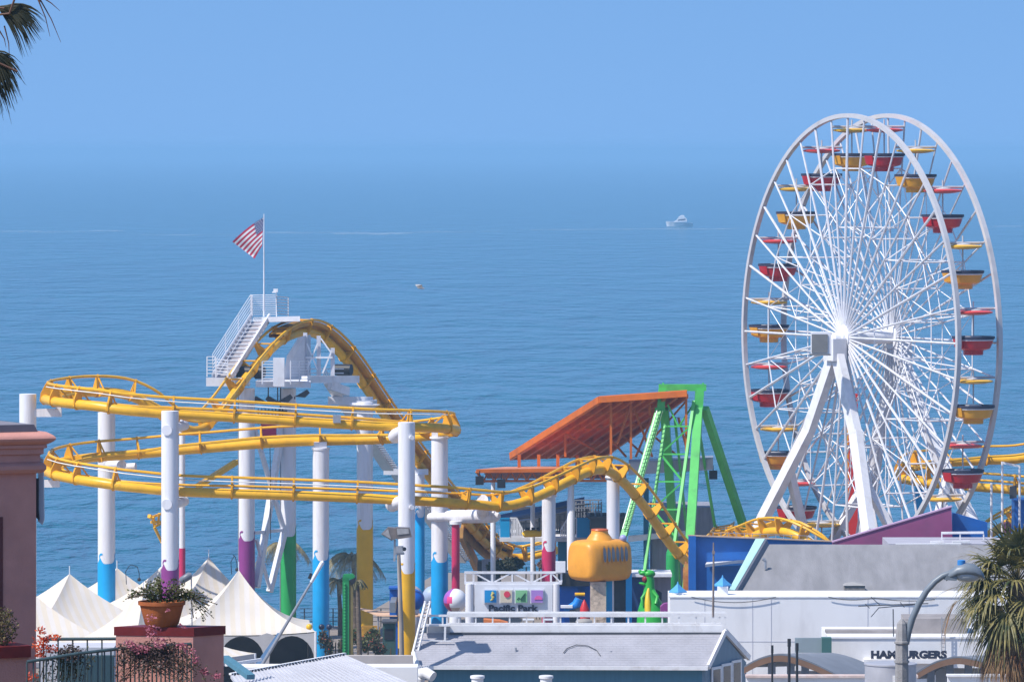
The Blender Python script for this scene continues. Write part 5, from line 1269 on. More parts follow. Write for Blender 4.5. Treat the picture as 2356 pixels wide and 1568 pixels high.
def tent(label, u, v, Y, half, rise, rot, valance=1.7, pw_=2.2, arch=None, walls=(), shade=()):
    pk = W(u, v, Y); ez = pk.z - rise; t = thing("peaked_tent", label, "tent", (pk.x, pk.y, DECK), "striped peaked tents")
    Rm = Matrix.Rotation(R(rot), 3, 'Z'); b = MB(); uvs = []; ne, nm = 18, 14
    for s in range(4):
        Q = Rm @ Matrix.Rotation(R(90 * s), 3, 'Z')
        vs = []
        for j in range(nm + 1):
            m_ = j / nm
            for i in range(ne + 1):
                e = -1 + 2 * i / ne
                z = ez + rise * (1 - m_) ** pw_ + 0.75 * m_ * (1 - m_) * (1 - e * e) * -1.0
                z += 0.38 * abs(e) ** 3 * m_ * (1 - m_) * 1.6 - 0.16 * (1 - e * e) * m_ ** 4
                p = Q @ V(half * e * m_, -half * m_, 0); vs.append((pk.x + p.x, pk.y + p.y, z)); 
        o = len(b.v); b.v += vs
        for j in range(nm):
            for i in range(ne):
                a = j * (ne + 1) + i; f = (a, a + 1, a + ne + 2, a + ne + 1); b.f.append([o + k for k in f]); b.mi.append(0)
                for k in f:
                    jj, ii = divmod(k, ne + 1); uvs.append((half * (-1 + 2 * ii / ne) * (jj / nm), jj / nm))
    cn = b.build("canopy", M_TENT, t, 60)
    lay = cn.data.uv_layers.new(name="stripe")
    for k, q in enumerate(uvs): lay.data[k].uv = q
    MB().tube([pk + V(0, 0, -0.1), pk + V(0, 0, 0.42)], 0.025, 6).build("finial", M_WSTEEL, t)
    for s in range(4):
        Q = Rm @ Matrix.Rotation(R(90 * s), 3, 'Z'); P = lambda x, z, d=0.0: V(pk.x, pk.y, z) + Q @ V(x, -half - d, 0)
        if s in walls:
            b = MB(); n = 3; bays = 3; zb = ez - valance
            for q in range(bays):
                x0 = -half + 2 * half * q / bays; x1 = x0 + 2 * half / bays; pts = [P(x0, ez - 0.05), P(x0, zb - 1.4)]
                pts.append(P(x0 + .12, zb - 1.4)); 
                for k in range(13):
                    a = math.pi * (1 - k / 12); pts.append(P((x0 + x1) / 2 + ((x1 - x0) / 2 - .12) * math.cos(a), zb - 0.55 + 1.25 * math.sin(a)))
                pts += [P(x1 - .12, zb - 1.4), P(x1, zb - 1.4), P(x1, ez - .05 )]
                mid = [P(x0 + (x1 - x0) * k / 6, ez - 0.05 - 0.16 * (1 - ((x0 + (x1 - x0) * k / 6) / half) ** 2)) for k in range(5, 0, -1)]
                b.prism(pts + mid, Q @ V(0, 0.03, 0))
            b.build("arched_wall", M_VAL, t)
        else:
            b = MB(); k = 12
            for q in range(k):
                xa, xb = -half + 2 * half * q / k, -half + 2 * half * (q + 1) / k
                za, zb_ = ez - 0.16 * (1 - (xa / half) ** 2), ez - 0.16 * (1 - (xb / half) ** 2)
                b.add([P(xa, za), P(xb, zb_), P(xb, ez - 0.5), P(xa, ez - 0.5)], [(0, 3, 2, 1)])
            b.build("valance", M_VAL, t)
        if s in shade:
            MB().prism([P(-half + .05, DECK), P(half - .05, DECK), P(half - .05, ez - .3), P(-half + .05, ez - .3)], Q @ V(0, 0.04, 0)).build("shade_sheet", M_SHADE, t)  # dark sheet added to block the sun and darken the tent's inside
        c = P(half - .05, 0); MB().tube([V(c.x, c.y, DECK), V(c.x, c.y, ez)], 0.06, 8).build("tent_pole", M_WSTEEL, t)
    return t
tent("striped tent peak standing alone at the left, above the flower railing", 160, 1319, 318, 6.2, 3.3, 28)
tent("small striped tent peak just right of the leftmost blue column base", 269, 1305, 341, 5.0, 2.8, 30)
tent("striped tent peak hidden behind the purple column base", 373, 1300, 334, 4.6, 3.0, 24)
tent("highest looking striped tent peak left of the other purple column", 480, 1281, 326, 4.5, 3.4, 20)
tent("striped tent with dark arched openings at its right side", 549, 1310, 302, 3.75, 2.85, 5, 0.9, walls=(0,), shade=(1, 2, 3))
tent("big striped tent in front, its peak behind the flower pot", 330, 1358, 290, 3.9, 3.0, 40)
tent("striped tent half hidden by the pink building", 62, 1352, 300, 5.6, 3.0, 20)
# ---------------------------------------------------------------- things on the pier between tents and the sign
c = W(800, 1500, 300); t = thing("height_marker", "green hooked post with a scalloped edge left of the yellow column", "post", (c.x, c.y, DECK))
M_GRNP = mat("mid_green_paint", (0.02, 0.27, 0.08), 0.5, var=0.12)
b = MB(); b.bbox((ux(788, 300), 299.8, DECK), (ux(803, 300), 300.1, vz(1326, 300))); b.prism([W(788, 1326, 299.8), W(790, 1320, 299.8), W(812, 1319, 299.8), W(817, 1325, 299.8), W(811, 1331, 299.8), W(803, 1332, 299.8), W(803, 1338, 299.8), W(788, 1338, 299.8)], (0, 0.3, 0)); b.build("post", M_GRNP, t)
b = MB()
for k in range(24): p = W(792.5, 1342 + k * 7.2, 299.78); b.tube([p, p + V(0, -0.06, 0)], 0.055, 8)
b.build("scalloped_trim", mat("leaf_green_paint", (0.05, 0.40, 0.12), 0.5), t)
MB().bbox((ux(803, 300), 299.85, DECK), (ux(812, 300), 300.15, vz(1334, 300))).build("side_panel", mat("olive_brown", (0.19, 0.15, 0.05), 0.6, var=0.2), t)
MB().prism([W(805, 1333, 299.7), W(818, 1327, 299.7), W(816, 1340, 299.7), W(807, 1346, 299.7)], (0, 0.3, 0)).build("loudspeaker", M_BLACK, t)
c = W(670, 1520, 272); bm = thing("boom_arm", "slanting grey boom with a thick tip leaning across the tents", "boom", W(604, 1530, 272))
MB().tube([V(ux(596, 272), 272, DECK), W(604, 1526, 272), W(700, 1365, 271), W(728, 1318, 270.8)], [0.09, 0.085, 0.06, 0.05], 8).build("lower_tube", M_STEEL, bm, True)
MB().tube([W(716, 1338, 270.9), W(741, 1293, 270.7), W(744, 1291, 270.7)], [0.08, 0.10, 0.07], 10).build("tip", M_WHL, bm, True)
MB().beam(W(711, 1330, 270.9), W(716, 1318, 270.9), 0.14).build("clamp", M_BLACK, bm)
MB().prism([W(585, 1530, 276), W(600, 1530, 276), W(645, 1455, 278), W(638, 1455, 278)], (0, 0.1, 0)).build("blue_plank", mat("faded_blue_board", (0.07, 0.14, 0.25), 0.6), bm)
c = W(432, 1328, 283); t = thing("floodlight", "grey capsule floodlight on a thin post just above the flower pot", "floodlight", (c.x, c.y, DECK))
MB().tube([W(414, 1337, 283), W(418, 1334, 283), W(436, 1323, 283), W(441, 1322, 283)], [0.09, 0.17, 0.18, 0.12], 12).build("lamp_housing", mat("slate_grey_paint", (0.16, 0.17, 0.20), 0.4), t, True)
MB().tube([W(440, 1330, 283), V(ux(446, 283), 283, DECK)], 0.03, 6).build("post", M_STEEL, t)
for k, (u0, u1, v, lab) in enumerate(((285, 320, 1298, "thin black hooked wire lamp between the two left tents"), (527, 545, 1275, "thin black wire lamp left of the hill's purple column"))):
    Y = 320; b = MB(); pts = [W(u0 + 6, v + 45, Y), W(u0 + 4, v + 16, Y), W(u0 + 12, v + 3, Y), W((u0 + u1) / 2, v, Y), W(u1 - 4, v + 5, Y), W(u1, v + 20, Y), W(u1, v + 34, Y)]
    b.tube(pts, 0.022, 5); b.ball(pts[-1], 0.10, 8, 6); tag(b.build("wire_lamp", M_BLACK, None, True), lab, "lamp", "black wire lamps")
# pier edge fence, plants, awning
c = W(830, 1430, 355); t = thing("pier_fence", "dark mesh railing along the pier's sea edge behind the yellow columns", "fence", (c.x, c.y, DECK))
b = MB()
for u in range(700, 960, 22): b.beam(W(u, 1440, 356), W(u, 1398, 356), 0.07)
b.build("fence_post", M_DARK, t)
b = MB()
for v in (1399, 1408, 1418, 1428): b.beam(W(690, v, 356), W(970, v, 356), 0.035)
b.build("fence_rail", M_DARK, t)
c = W(865, 1405, 325); t = thing("patio_awning", "pale orange awning stretched behind the front yellow column", "awning", (c.x, c.y, DECK))
b = MB(); b.prism([W(818, 1395, 327), W(872, 1404, 325), W(992, 1412, 323), W(992, 1417, 321), W(868, 1414, 322)], (0, 0, -.05)); b.build("canopy", mat("peach_canvas", (0.62, 0.40, 0.26), 0.8, var=0.1), t)
for u in (870, 985): MB().tube([W(u, 1412, 323), V(ux(u, 323), 323, DECK)], 0.05, 6).build("pole", M_STEEL, t)
c = W(900, 1470, 312); t = thing("game_booth", "dark green narrow booth under the peach awning", "booth", (c.x, c.y, DECK))
MB().bbox((ux(880, 312), 312, DECK), (ux(909, 312), 313.5, vz(1432, 312))).build("wall", mat("dark_green_booth", (0.04, 0.09, 0.08), 0.6, var=0.2), t)
MB().bbox((ux(878, 312), 311.8, vz(1432, 312)), (ux(912, 312), 313.7, vz(1428, 312))).build("roof", M_DARK, t); MB().bbox((ux(884, 312), 311.96, vz(1470, 312)), (ux(905, 312), 312.01, vz(1445, 312))).build("opening", M_BLACK, t)
for k, (u, v, Y, wu, wv, m, lab, cat_) in enumerate(((852, 1462, 330, 40, 22, "ochre_fence_panel", "ochre barred fence panel right of the yellow column's collar", "fence panel"),)):
    b = MB()
    for q in range(9): b.beam(W(u - wu / 2 + q * wu / 8, v + wv, Y), W(u - wu / 2 + q * wu / 8, v - wv, Y), 0.09)
    b.beam(W(u - wu / 2, v - wv, Y), W(u + wu / 2, v - wv, Y), 0.1); b.beam(W(u - wu / 2, v + wv, Y), W(u + wu / 2, v + wv, Y), 0.1)
    tag(b.build("fence_panel", mat(m, (0.50, 0.26, 0.03), 0.6)), lab, cat_)
c = W(860, 1480, 316); b = MB(); b.prism([W(830, 1483, 316), W(880, 1466, 318), W(880, 1474, 318), W(836, 1492, 316)], (0.2, 1.2, 0)); tag(b.build("counter_roof", mat("dusty_brown_board", (0.30, 0.19, 0.14), 0.7, var=0.2)), "sloping dusty brown counter roof beside the planting", "counter")
for k, (u, v, Y, cl, lab) in enumerate(((711, 1441, 300, (0.75, 0.45, 0.02), "yellow ball lamp touching the left blue column"), (757, 1441, 318, (0.02, 0.03, 0.07), "dark navy ball lamp just left of the green post"))):
    p = W(u, v, Y); t = thing("ball_lamp", lab, "lamp", (p.x, Y, DECK), "ball lamps near the blue column"); MB().ball(p, 0.16, 12, 8).build("globe", mat("ball_lamp_%d" % k, cl, 0.3), t, True); MB().tube([p + V(0, 0, -.15), V(p.x, Y, DECK)], 0.03, 6).build("post", M_DARK, t)
p = W(738 + 1.5, 1441, 332.3); tag(MB().ball(p, 0.17, 12, 8).build("ball_lamp", mat("navy_globe", (0.02, 0.025, 0.06), 0.3), None, True), "dark navy ball lamp mounted on the blue column itself", "lamp", "ball lamps near the blue column")
# clutter behind the parapet rail
rr = random.Random(11)
c = W(1145, 1428, 296); b = MB(); b.prism([W(1112, 1424, 296), W(1150, 1427, 296), W(1168, 1432, 296), W(1165, 1437, 296), W(1112, 1433, 296)], (0, 1, 0)); tag(b.build("snack_awning", mat("orange_canvas", (0.62, 0.18, 0.04), 0.7)), "small orange awning seen through the parapet rail below the sign", "awning")
for k, (u, w, cl, lab) in enumerate(((1215, 26, (0.6, 0.6, 0.62), "white folding table behind the parapet rail"), (1262, 20, (0.55, 0.57, 0.62), "pale grey folding table right of the white one"))):
    p = W(u, 1424, 296); t = thing("folding_table", lab, "table", (p.x, 296, DECK)); MB().box(p, (w / 46, 0.8, 0.05)).build("tabletop", mat("table_top_%d" % k, cl, 0.5), t)
    b = MB()
    for s in (-1, 1): MB().beam(p + V(s * w / 100, 0, 0), V(p.x + s * w / 110, 296, DECK), 0.06).build("leg", M_STEEL, t)
p = W(1343, 1428, 266.0); b = MB(); b.lathe([(0.30, p.z - 0.12), (0.37, p.z - .05), (0.37, p.z + .02), (0.28, p.z + .10), (0.02, p.z + .13)], (p.x, p.y, 0), 18); tag(b.build("roof_ventilator", mat("taupe_metal", (0.30, 0.28, 0.26), 0.6), None, 40), "round taupe ventilator on the parapet below the red cone", "ventilator")

# ---------------------------------------------------------------- motor yacht and gull
BYY = F * CAMZ / (520 - HV); bx = ux(1562, BYY); s = BYY / F
yt = thing("motor_yacht", "white motor yacht alone on the open sea left of the wheel", "boat", (bx, BYY, 0))
b = MB(); n = 14
def hullsec(k):
    f = k / n; x = (-0.5 + f) * 62 * s; w = 1.9 * min(1, (f * 3.2) ** 0.6) * (1 if f < .9 else 0.95); dk = 1.9 - 0.65 * f
    return [V(bx + x, BYY - w, dk), V(bx + x + 0.5 * (1 - f) , BYY - w * 0.72, 0.0), V(bx + x + .5 * (1 - f), BYY - w * .5, -0.4), V(bx + x + .5 * (1 - f), BYY + w * .5, -0.4), V(bx + x + 0.5 * (1 - f), BYY + w * 0.72, 0.0), V(bx + x, BYY + w, dk)]
vs, fs = [], []
for k in range(n + 1): vs += hullsec(k)
for k in range(n):
    for j in range(5): fs.append((k * 6 + j, k * 6 + j + 1, k * 6 + j + 7, k * 6 + j + 6))
    fs.append((k * 6 + 5, k * 6, k * 6 + 6, k * 6 + 11))
fs.append(tuple(range(6))[::-1]); fs.append(tuple(range(n * 6, n * 6 + 6)))
M_BOAT = mat("boat_white_gel", (0.74, 0.75, 0.78), 0.4)
b.add(vs, fs).build("hull", M_BOAT, yt)
b = MB(); Yc = BYY - 1.5
def pz(u, v): return V(ux(u, BYY), Yc, vz(v, BYY))
b.prism([pz(1549, 511), pz(1556, 506), pz(1562, 498), pz(1573, 497), pz(1579, 503), pz(1580, 510)], (0, 3.0, 0)); b.build("cabin", M_BOAT, yt)
MB().prism([pz(1561, 505) + V(0, -.05, 0), pz(1576, 503) + V(0, -.05, 0), pz(1576, 506) + V(0, -.05, 0), pz(1558, 508) + V(0, -.05, 0)], (0, 0.03, 0)).build("window_band", M_DARK, yt)
b = MB(); b.prism([pz(1562, 498) + V(0, .3, 0), pz(1567, 495) + V(0, .3, 0), pz(1573, 495) + V(0, .3, 0), pz(1574, 498) + V(0, .3, 0)], (0, 2.2, 0)); b.build("flybridge", M_BOAT, yt)
b = MB()
for k in range(7): q = pz(1533 + 3 * k, 511); b.beam(q, q + V(0, 0, 0.5), 0.05)
b.beam(pz(1533, 511) + V(0, 0, .5), pz(1552, 510) + V(0, 0, .5), 0.06); b.build("bow_rail", M_BOAT, yt)
for k, (p, q, lab) in enumerate(((0, 0, ""),)): pass
gY = 255.0; g = W(967, 662, gY); b = MB()
b.tube([g + V(-.13, 0, 0.01), g + V(-.06, 0, 0.0), g + V(.04, 0, -.01), g + V(.12, 0, -.02), g + V(.18, 0, -.02)], [0.02, 0.04, 0.045, 0.03, 0.01], 8)
for sg in (-1, 1):
    w0, w1, w2 = g + V(-.03, sg * .05, 0.03), g + V(-.08 - .05 * sg, sg * .26, 0.12), g + V(-.16 - .06 * sg, sg * .5, 0.09)
    for a, c, wa, wc in ((w0, w1, .12, .10), (w1, w2, .10, .02)): b.prism([a + V(-wa, 0, 0), a + V(wa, 0, 0), c + V(wc, 0, 0), c + V(-wc, 0, 0)], (0, 0, 0.02))
tag(b.build("seagull", mat("gull_feathers", (0.42, 0.41, 0.41), 0.7)), "single seagull gliding over the sea to the right of the flag", "bird")

# ---------------------------------------------------------------- street lamp at the right
LY = 125.0
c = W(2074, 1568, LY); sl = thing("street_lamp", "grey cobra head street lamp on an octagonal concrete pole at the right", "street lamp", (c.x, c.y, 1.6))
M_CONC = mat("aged_concrete", (0.30, 0.29, 0.29), 0.85, var=0.2, scale=5, bump=0.3, bscale=40)
M_LGREY = mat("lamp_grey_paint", (0.17, 0.20, 0.235), 0.4, var=0.1, scale=4)
p = W(2074, 1447, LY)
MB().lathe([(0.19, 1.6), (0.14, p.z - .85), (0.138, p.z - .8), (0.132, p.z - .30), (0.16, p.z - .29), (0.16, p.z - .25), (0.132, p.z - .24), (0.12, p.z), (0.10, p.z + .13), (0.03, p.z + .22)], (p.x, LY, 0), 8).build("pole", M_CONC, sl)
z0 = vz(1523, LY); MB().lathe([(0.158, z0), (0.158, z0 + .045)], (p.x, LY, 0), 8).build("collar", M_CONC, sl)
MB().prism([W(2066, 1470, LY), W(2090, 1470, LY), W(2093, 1430, LY), W(2068, 1430, LY)], (0, 0.25, 0)).build("pole_cap", M_CONC, sl)
arm_pts = [W(2083, 1480, LY), W(2088, 1455, LY), W(2098, 1422, LY), W(2113, 1388, LY), W(2131, 1358, LY), W(2150, 1337, LY), W(2168, 1324, LY), W(2186, 1317, LY), W(2200, 1315, LY)]
MB().tube(arm_pts, [0.075, 0.075, 0.07, 0.07, 0.068, 0.066, 0.064, 0.062, 0.06], 12).build("arm", M_LGREY, sl, True)
b = MB(); hs = [(2176, 1322, .05, .06), (2184, 1315, .11, .09), (2200, 1306, .17, .12), (2220, 1303, .20, .14), (2240, 1305, .20, .13), (2254, 1311, .17, .10), (2262, 1318, .11, .06), (2265, 1322, .03, .02)]
vs, fs = [], []
for u, v, w, h in hs:
    q = W(u, v + 9, LY)
    for j in range(12):
        a = 2 * math.pi * j / 12; zz = math.sin(a); vs.append(q + V(0, math.cos(a) * w, zz * h * (1.25 if zz > 0 else 0.75)))
for i in range(len(hs) - 1):
    for j in range(12): k = (j + 1) % 12; fs.append((i * 12 + j, (i + 1) * 12 + j, (i + 1) * 12 + k, i * 12 + k))
fs.append(tuple(range(12))); fs.append(tuple(range(len(vs) - 12, len(vs)))[::-1])
b.add(vs, fs).build("head", M_LGREY, sl, 50)
b = MB(); q = W(2226, 1322, LY); b.ball(q, (0.30, 0.16, 0.15), 16, 8); b.build("lens", mat("frosted_lens", (0.36, 0.40, 0.44), 0.25), sl, True)
b = MB(); b.prism([W(2172, 1333, LY - .1), W(2178, 1323, LY - .1), W(2202, 1325, LY - .1), W(2200, 1335, LY - .1)], (0, 0.2, 0)); b.build("hinge_box", M_LGREY, sl)
q = W(2211, 1299, LY); MB().lathe([(0.085, q.z - .1), (0.085, q.z + .1), (0.06, q.z + .11)], (q.x, LY, 0), 14).build("photocell", mat("blue_photocell", (0.04, 0.22, 0.55), 0.4), sl, 40)
# ---------------------------------------------------------------- pink building at the left edge
KY = 70.0
M_PINK = mat("dusty_pink_stucco", (0.58, 0.275, 0.225), 0.85, var=0.12, scale=3, bump=0.14, bscale=45, dirt=(0.38, 0.20, 0.19), dscale=1.0, damt=0.5)
M_REDB = mat("oxblood_paint", (0.16, 0.015, 0.015), 0.45, var=0.25, scale=6)
th = R(26); fx, fn = V(math.cos(th), math.sin(th), 0), V(math.sin(th), -math.cos(th), 0)
kc = W(83, 1568, KY); kc.z = 0
c = V(kc.x - 4, KY - 3, 22.5); pk = thing("pink_building", "dusty pink stucco building with a rounded cornice at the left edge", "building", c)
def kp(a, d, z): return V(kc.x, KY, 0) + fx * a + fn * d + V(0, 0, z)
zT = vz(992, KY)
b = MB(); b.prism([kp(0, 0, 21), kp(-14, 0, 21), kp(-14, 0, zT), kp(0, 0, zT)], -fn * 8); b.build("wall", M_PINK, pk)
prof = [(0.0, 1088), (0.05, 1086), (0.075, 1078), (0.075, 1070), (0.05, 1063), (0.03, 1061), (0.03, 1045), (0.055, 1043), (0.055, 1031), (0.08, 1029), (0.08, 1022)]
def round_pts(d0, v0, v1, n=8):
    r = (v1 - v0) / 2; return [(d0 + 0.075 * math.sin(math.pi * k / n), v1 - (v1 - v0) * k / n) for k in range(n + 1)]
prof += round_pts(0.07, 992, 1022) + [(0.0, 992)]
b = MB()
# cornice swept along the front face and round the right corner
path = [(kp(-14, 0, 0), fn), (kp(0, 0, 0), (fn + fx)), (kp(0, -8, 0), fx)]
vs, fs = [], []; npf = len(prof)
for q, d in path:
    for dd, v in prof: vs.append(V(q.x, q.y, vz(v, KY)) + d * dd * 1.25)
for i in range(2):
    for j in range(npf - 1): fs.append((i * npf + j, (i + 1) * npf + j, (i + 1) * npf + j + 1, i * npf + j + 1))
b.add(vs, fs); b.build("cornice", M_PINK, pk, 35)
b = MB(); b.prism([kp(0.0, 0.06, zT + .003), kp(-14, 0.06, zT + .003), kp(-14, 0.06, vz(975, KY)), kp(-0.05, 0.06, vz(975, KY))], -fn * 7.9); b.build("roof_slab", mat("slate_roof_edge", (0.20, 0.19, 0.22), 0.8, var=0.2), pk)
wz0, wz1 = vz(1480, KY), vz(1186, KY)
xw = -0.42
b = MB(); b.prism([kp(xw, 0.012, wz0), kp(xw - 1.6, 0.012, wz0), kp(xw - 1.6, 0.012, wz1), kp(xw, 0.012, wz1)], -fn * 0.02); o = b.build("window", mat("oxblood_shutter", (0.12, 0.03, 0.03), 0.6, var=0.2), pk)
b = MB(); b.prism([kp(xw - .05, 0.014, wz0), kp(xw - 1.5, 0.014, wz0), kp(xw - 1.5, 0.014, wz1 - .16), kp(xw - .05, 0.014, wz1 - .16)], -fn * 0.001); b.build("pane", mat("dark_window_glass", (0.035, 0.03, 0.035), 0.15), o)
# balcony ledge at the lower left
lz = vz(1487, 66); q0 = V(ux(68, 66), 66.2, 0)
b = MB(); b.prism([V(q0.x, 66.2, vz(1514, 66)), V(q0.x - 3, 64.6, vz(1514, 66)), V(q0.x - 3, 64.6, vz(1498, 66)), V(q0.x, 66.2, lz)], -fn * 0.7); b.build("ledge_cap", M_REDB, pk)
b = MB(); b.prism([V(q0.x - .02, 66.25, 21), V(q0.x - 3.02, 64.65, 21), V(q0.x - 3.02, 64.65, vz(1514, 66)), V(q0.x - .02, 66.25, vz(1514, 66))], -fn * 0.6); b.build("ledge_wall", mat("salmon_stucco", (0.48, 0.25, 0.22), 0.85, var=0.1, bump=0.3, bscale=45), pk)
wl_ = thing("wall_lamp", "pale grey slab shaped wall lamp on the pink building's right edge", "lamp", W(95, 1205, KY + .1))
b = MB(); b.prism([W(88, 1050, KY + .2), W(99, 1056, KY + .2), W(101, 1195, KY + .2), W(97, 1206, KY + .2), W(87, 1198, KY + .2)], (0, 0.12, 0)); b.build("shade", mat("pale_grey_enamel", (0.52, 0.55, 0.62), 0.5), wl_)
b = MB(); b.prism([W(82, 1100, KY + .1), W(88, 1100, KY + .1), W(88, 1170, KY + .1), W(90, 1196, KY + .1), W(83, 1190, KY + .1)], (0, 0.1, 0)); b.build("bracket", M_BLACK, wl_)
# ---------------------------------------------------------------- balcony pier with the flower pot
PYY = 66.0
cn = V(ux(446, PYY), PYY, 0); lf = V(ux(262, PYY + .16), PYY + .16, 0); rt = V(ux(519, PYY + .30), PYY + .30, 0)
zc = vz(1440, PYY)
bp_ = thing("balcony_pier", "pink masonry balcony pier with an oxblood red cap carrying a pot", "pier", (cn.x - .2, PYY + .3, 22.5))
back = lf + (rt - cn)
def inset(p, k): m_ = (cn + lf + rt + back) / 4; return m_ + (p - m_) * k
b = MB(); base = [inset(p, 0.965) for p in (cn, rt, back, lf)]; b.prism([V(p.x, p.y, 21) for p in base], (0, 0, vz(1462, PYY) - 21)); b.build("body", M_PINK, bp_)
b = MB(); b.prism([V(p.x, p.y, vz(1463, PYY)) for p in (cn, rt, back, lf)], (0, 0, vz(1443, PYY) - vz(1463, PYY))); b.build("cap", M_REDB, bp_)
pc = W(372, 1434, PYY + .22); pz_ = vz(1443, PYY) + 0.001
pot = thing("flower_pot", "round terracotta bowl pot on the red capped balcony pier", "flower pot", V(pc.x, pc.y, pz_))
M_TERRA = mat("terracotta", (0.42, 0.12, 0.035), 0.75, var=0.18, scale=9, bump=0.15, bscale=60)
H_ = vz(1385, PYY) - pz_
MB().lathe([(0.165, 0), (0.19, 0.03), (0.222, H_ * .55), (0.245, H_ * .84), (0.262, H_ * .86), (0.265, H_), (0.245, H_), (0.235, H_ * .85), (0.05, H_ * .8)], (pc.x, pc.y, pz_), 32).build("bowl", M_TERRA, pot, 35)
MB().lathe([(0.235, H_ * .86), (0.01, H_ * .9)], (pc.x, pc.y, pz_), 24).build("soil", M_EARTH, pot)

def leafy(rr, n, centre, spread, size, mb, droop=0.0):
    """many small folded leaves scattered through an ellipsoid"""
    for _ in range(n):
        while True:
            q = V(rr.uniform(-1, 1), rr.uniform(-1, 1), rr.uniform(-1, 1))
            if q.length < 1: break
        p = centre + V(q.x * spread[0], q.y * spread[1], q.z * spread[2] - droop * abs(q.x) ** 2)
        leaf(mb, rr, p, size * rr.uniform(0.6, 1.3))
def leaf(mb, rr, p, s, d=None):
    d = d or V(rr.uniform(-1, 1), rr.uniform(-1, 1), rr.uniform(-.6, .8)); d = d.normalized()
    a = d.cross(V(rr.uniform(-1, 1), rr.uniform(-1, 1), rr.uniform(.2, 1))).normalized() * s * 0.35
    n_ = d.cross(a).normalized() * s * 0.12
    mb.add([p, p + d * s * .5 + a + n_, p + d * s, p + d * s * .5 - a + n_], [(0, 1, 2), (0, 2, 3)])
def sprig(mb, rr, pts, per, size, stem=None, jit=0.03):
    """leaves set along a bending stem"""
    if stem: stem.tube(pts, 0.004, 4)
    for a, c in zip(pts, pts[1:]):
        for k in range(per):
            p = a.lerp(c, rr.random()) + V(rr.uniform(-jit, jit), rr.uniform(-jit, jit), rr.uniform(-jit, jit)); leaf(mb, rr, p, size * rr.uniform(.6, 1.3))
M_POTL = leaf_mat("pot_plant_leaf", (0.035, 0.07, 0.02), (0.16, 0.15, 0.05), 20)
M_STEM = mat("woody_stem", (0.10, 0.07, 0.04), 0.8)
rr = random.Random(5); b, stm = MB(), MB(); base = V(pc.x, pc.y, pz_ + H_)
for k in range(34):
    a = rr.uniform(-1, 1); L_ = rr.uniform(0.12, 0.34) * (0.55 + 0.45 * abs(a)); tip = base + V(a * (0.40 if a < 0 else 0.52), rr.uniform(-.18, .18), 0.22 * (1 - a * a) * rr.uniform(.4, 1.1) + 0.03)
    mid = base.lerp(tip, .5) + V(0, 0, 0.05); sprig(b, rr, [base + V(a * .1, 0, 0), mid, tip], 13, 0.036, stm)
for k in range(12):
    tip = base + V(rr.uniform(.35, .62), rr.uniform(-.2, .0), rr.uniform(-.22, .0)); mid = base + V(.32, -.05, .06); sprig(b, rr, [base + V(.15, 0, .02), mid, tip], 11, 0.032, stm)
pl = thing("pot_plant", "sprawling leafy plant growing out of the terracotta bowl", "plant", base)
b.build("foliage", M_POTL, pl); stm.build("stem", M_STEM, pl)

# flowering creepers on the balcony railing
M_FPINK = leaf_mat("pink_bract", (0.42, 0.10, 0.16), (0.68, 0.28, 0.33), 25, 0.3)
M_FRED = leaf_mat("orange_red_bract", (0.55, 0.05, 0.02), (0.72, 0.13, 0.03), 25, 0.3)
M_CRL = leaf_mat("creeper_leaf", (0.012, 0.03, 0.014), (0.10, 0.10, 0.045), 14)
M_DRY = leaf_mat("dry_creeper", (0.05, 0.03, 0.035), (0.20, 0.14, 0.12), 16)
def creeper(label, paths, leafm, flm, nl, nf, cl_pts, sl_=0.034, sf=0.034, per=12):
    p0 = paths[0][0]; t = thing("flowering_creeper", label, "creeper", (p0.x, p0.y, p0.z)); l, s_ = MB(), MB()
    for pts in paths: sprig(l, rr, pts, per, sl_, s_, 0.06)
    for c, sp_, n in cl_pts:
        f = MB(); leafy(rr, int(n * 1.7), c, sp_, sf, f); f.build("flower_cluster", flm, t)
    l.build("foliage", leafm, t); s_.build("stem", M_STEM, t); return t
Y_ = 65.6
paths = [[W(u0, v0, Y_), W((u0 + u1) / 2, (v0 + v1) / 2 - 8, Y_ - .05), W(u1, v1, Y_ - .1)] for u0, v0, u1, v1 in [(rr.uniform(270, 420), rr.uniform(1475, 1500), rr.uniform(255, 460), rr.uniform(1520, 1580)) for _ in range(60)]]
creeper("dry creeper with pink flowers over the railing in front of the pier", paths, M_DRY, M_FPINK, 0, 0, [(W(325, 1493, Y_ - .1), (.10, .05, .06), 60), (W(365, 1478, Y_ - .1), (.08, .05, .07), 40), (W(300, 1482, Y_ - .1), (.07, .05, .04), 30), (W(350, 1450, Y_ - .1), (.09, .05, .10), 34), (W(345, 1420, Y_ - .1), (.06, .04, .05), 14), (W(385, 1402, Y_ - .15), (.035, .03, .015), 8), (W(420, 1442, Y_ - .1), (.04, .03, .03), 9)], per=16)
paths = [[W(405, 1480, Y_), W(430, 1492, Y_ - .05), W(446, 1512, Y_ - .1), W(455, 1530, Y_ - .1), W(475, 1545, Y_ - .1), W(505, 1556, Y_ - .1)], [W(446, 1512, Y_ - .1), W(470, 1560, Y_ - .1), W(480, 1580, Y_ - .1)]]
creeper("single trailing spray of pink flowers at the pier's right face", paths, M_CRL, M_FPINK, 0, 0, [(W(417, 1484, Y_ - .1), (.06, .03, .03), 26), (W(436, 1496, Y_ - .1), (.05, .03, .04), 24), (W(450, 1517, Y_ - .1), (.04, .03, .06), 30), (W(470, 1543, Y_ - .1), (.05, .03, .03), 22), (W(498, 1553, Y_ - .1), (.05, .03, .03), 26)], per=7)
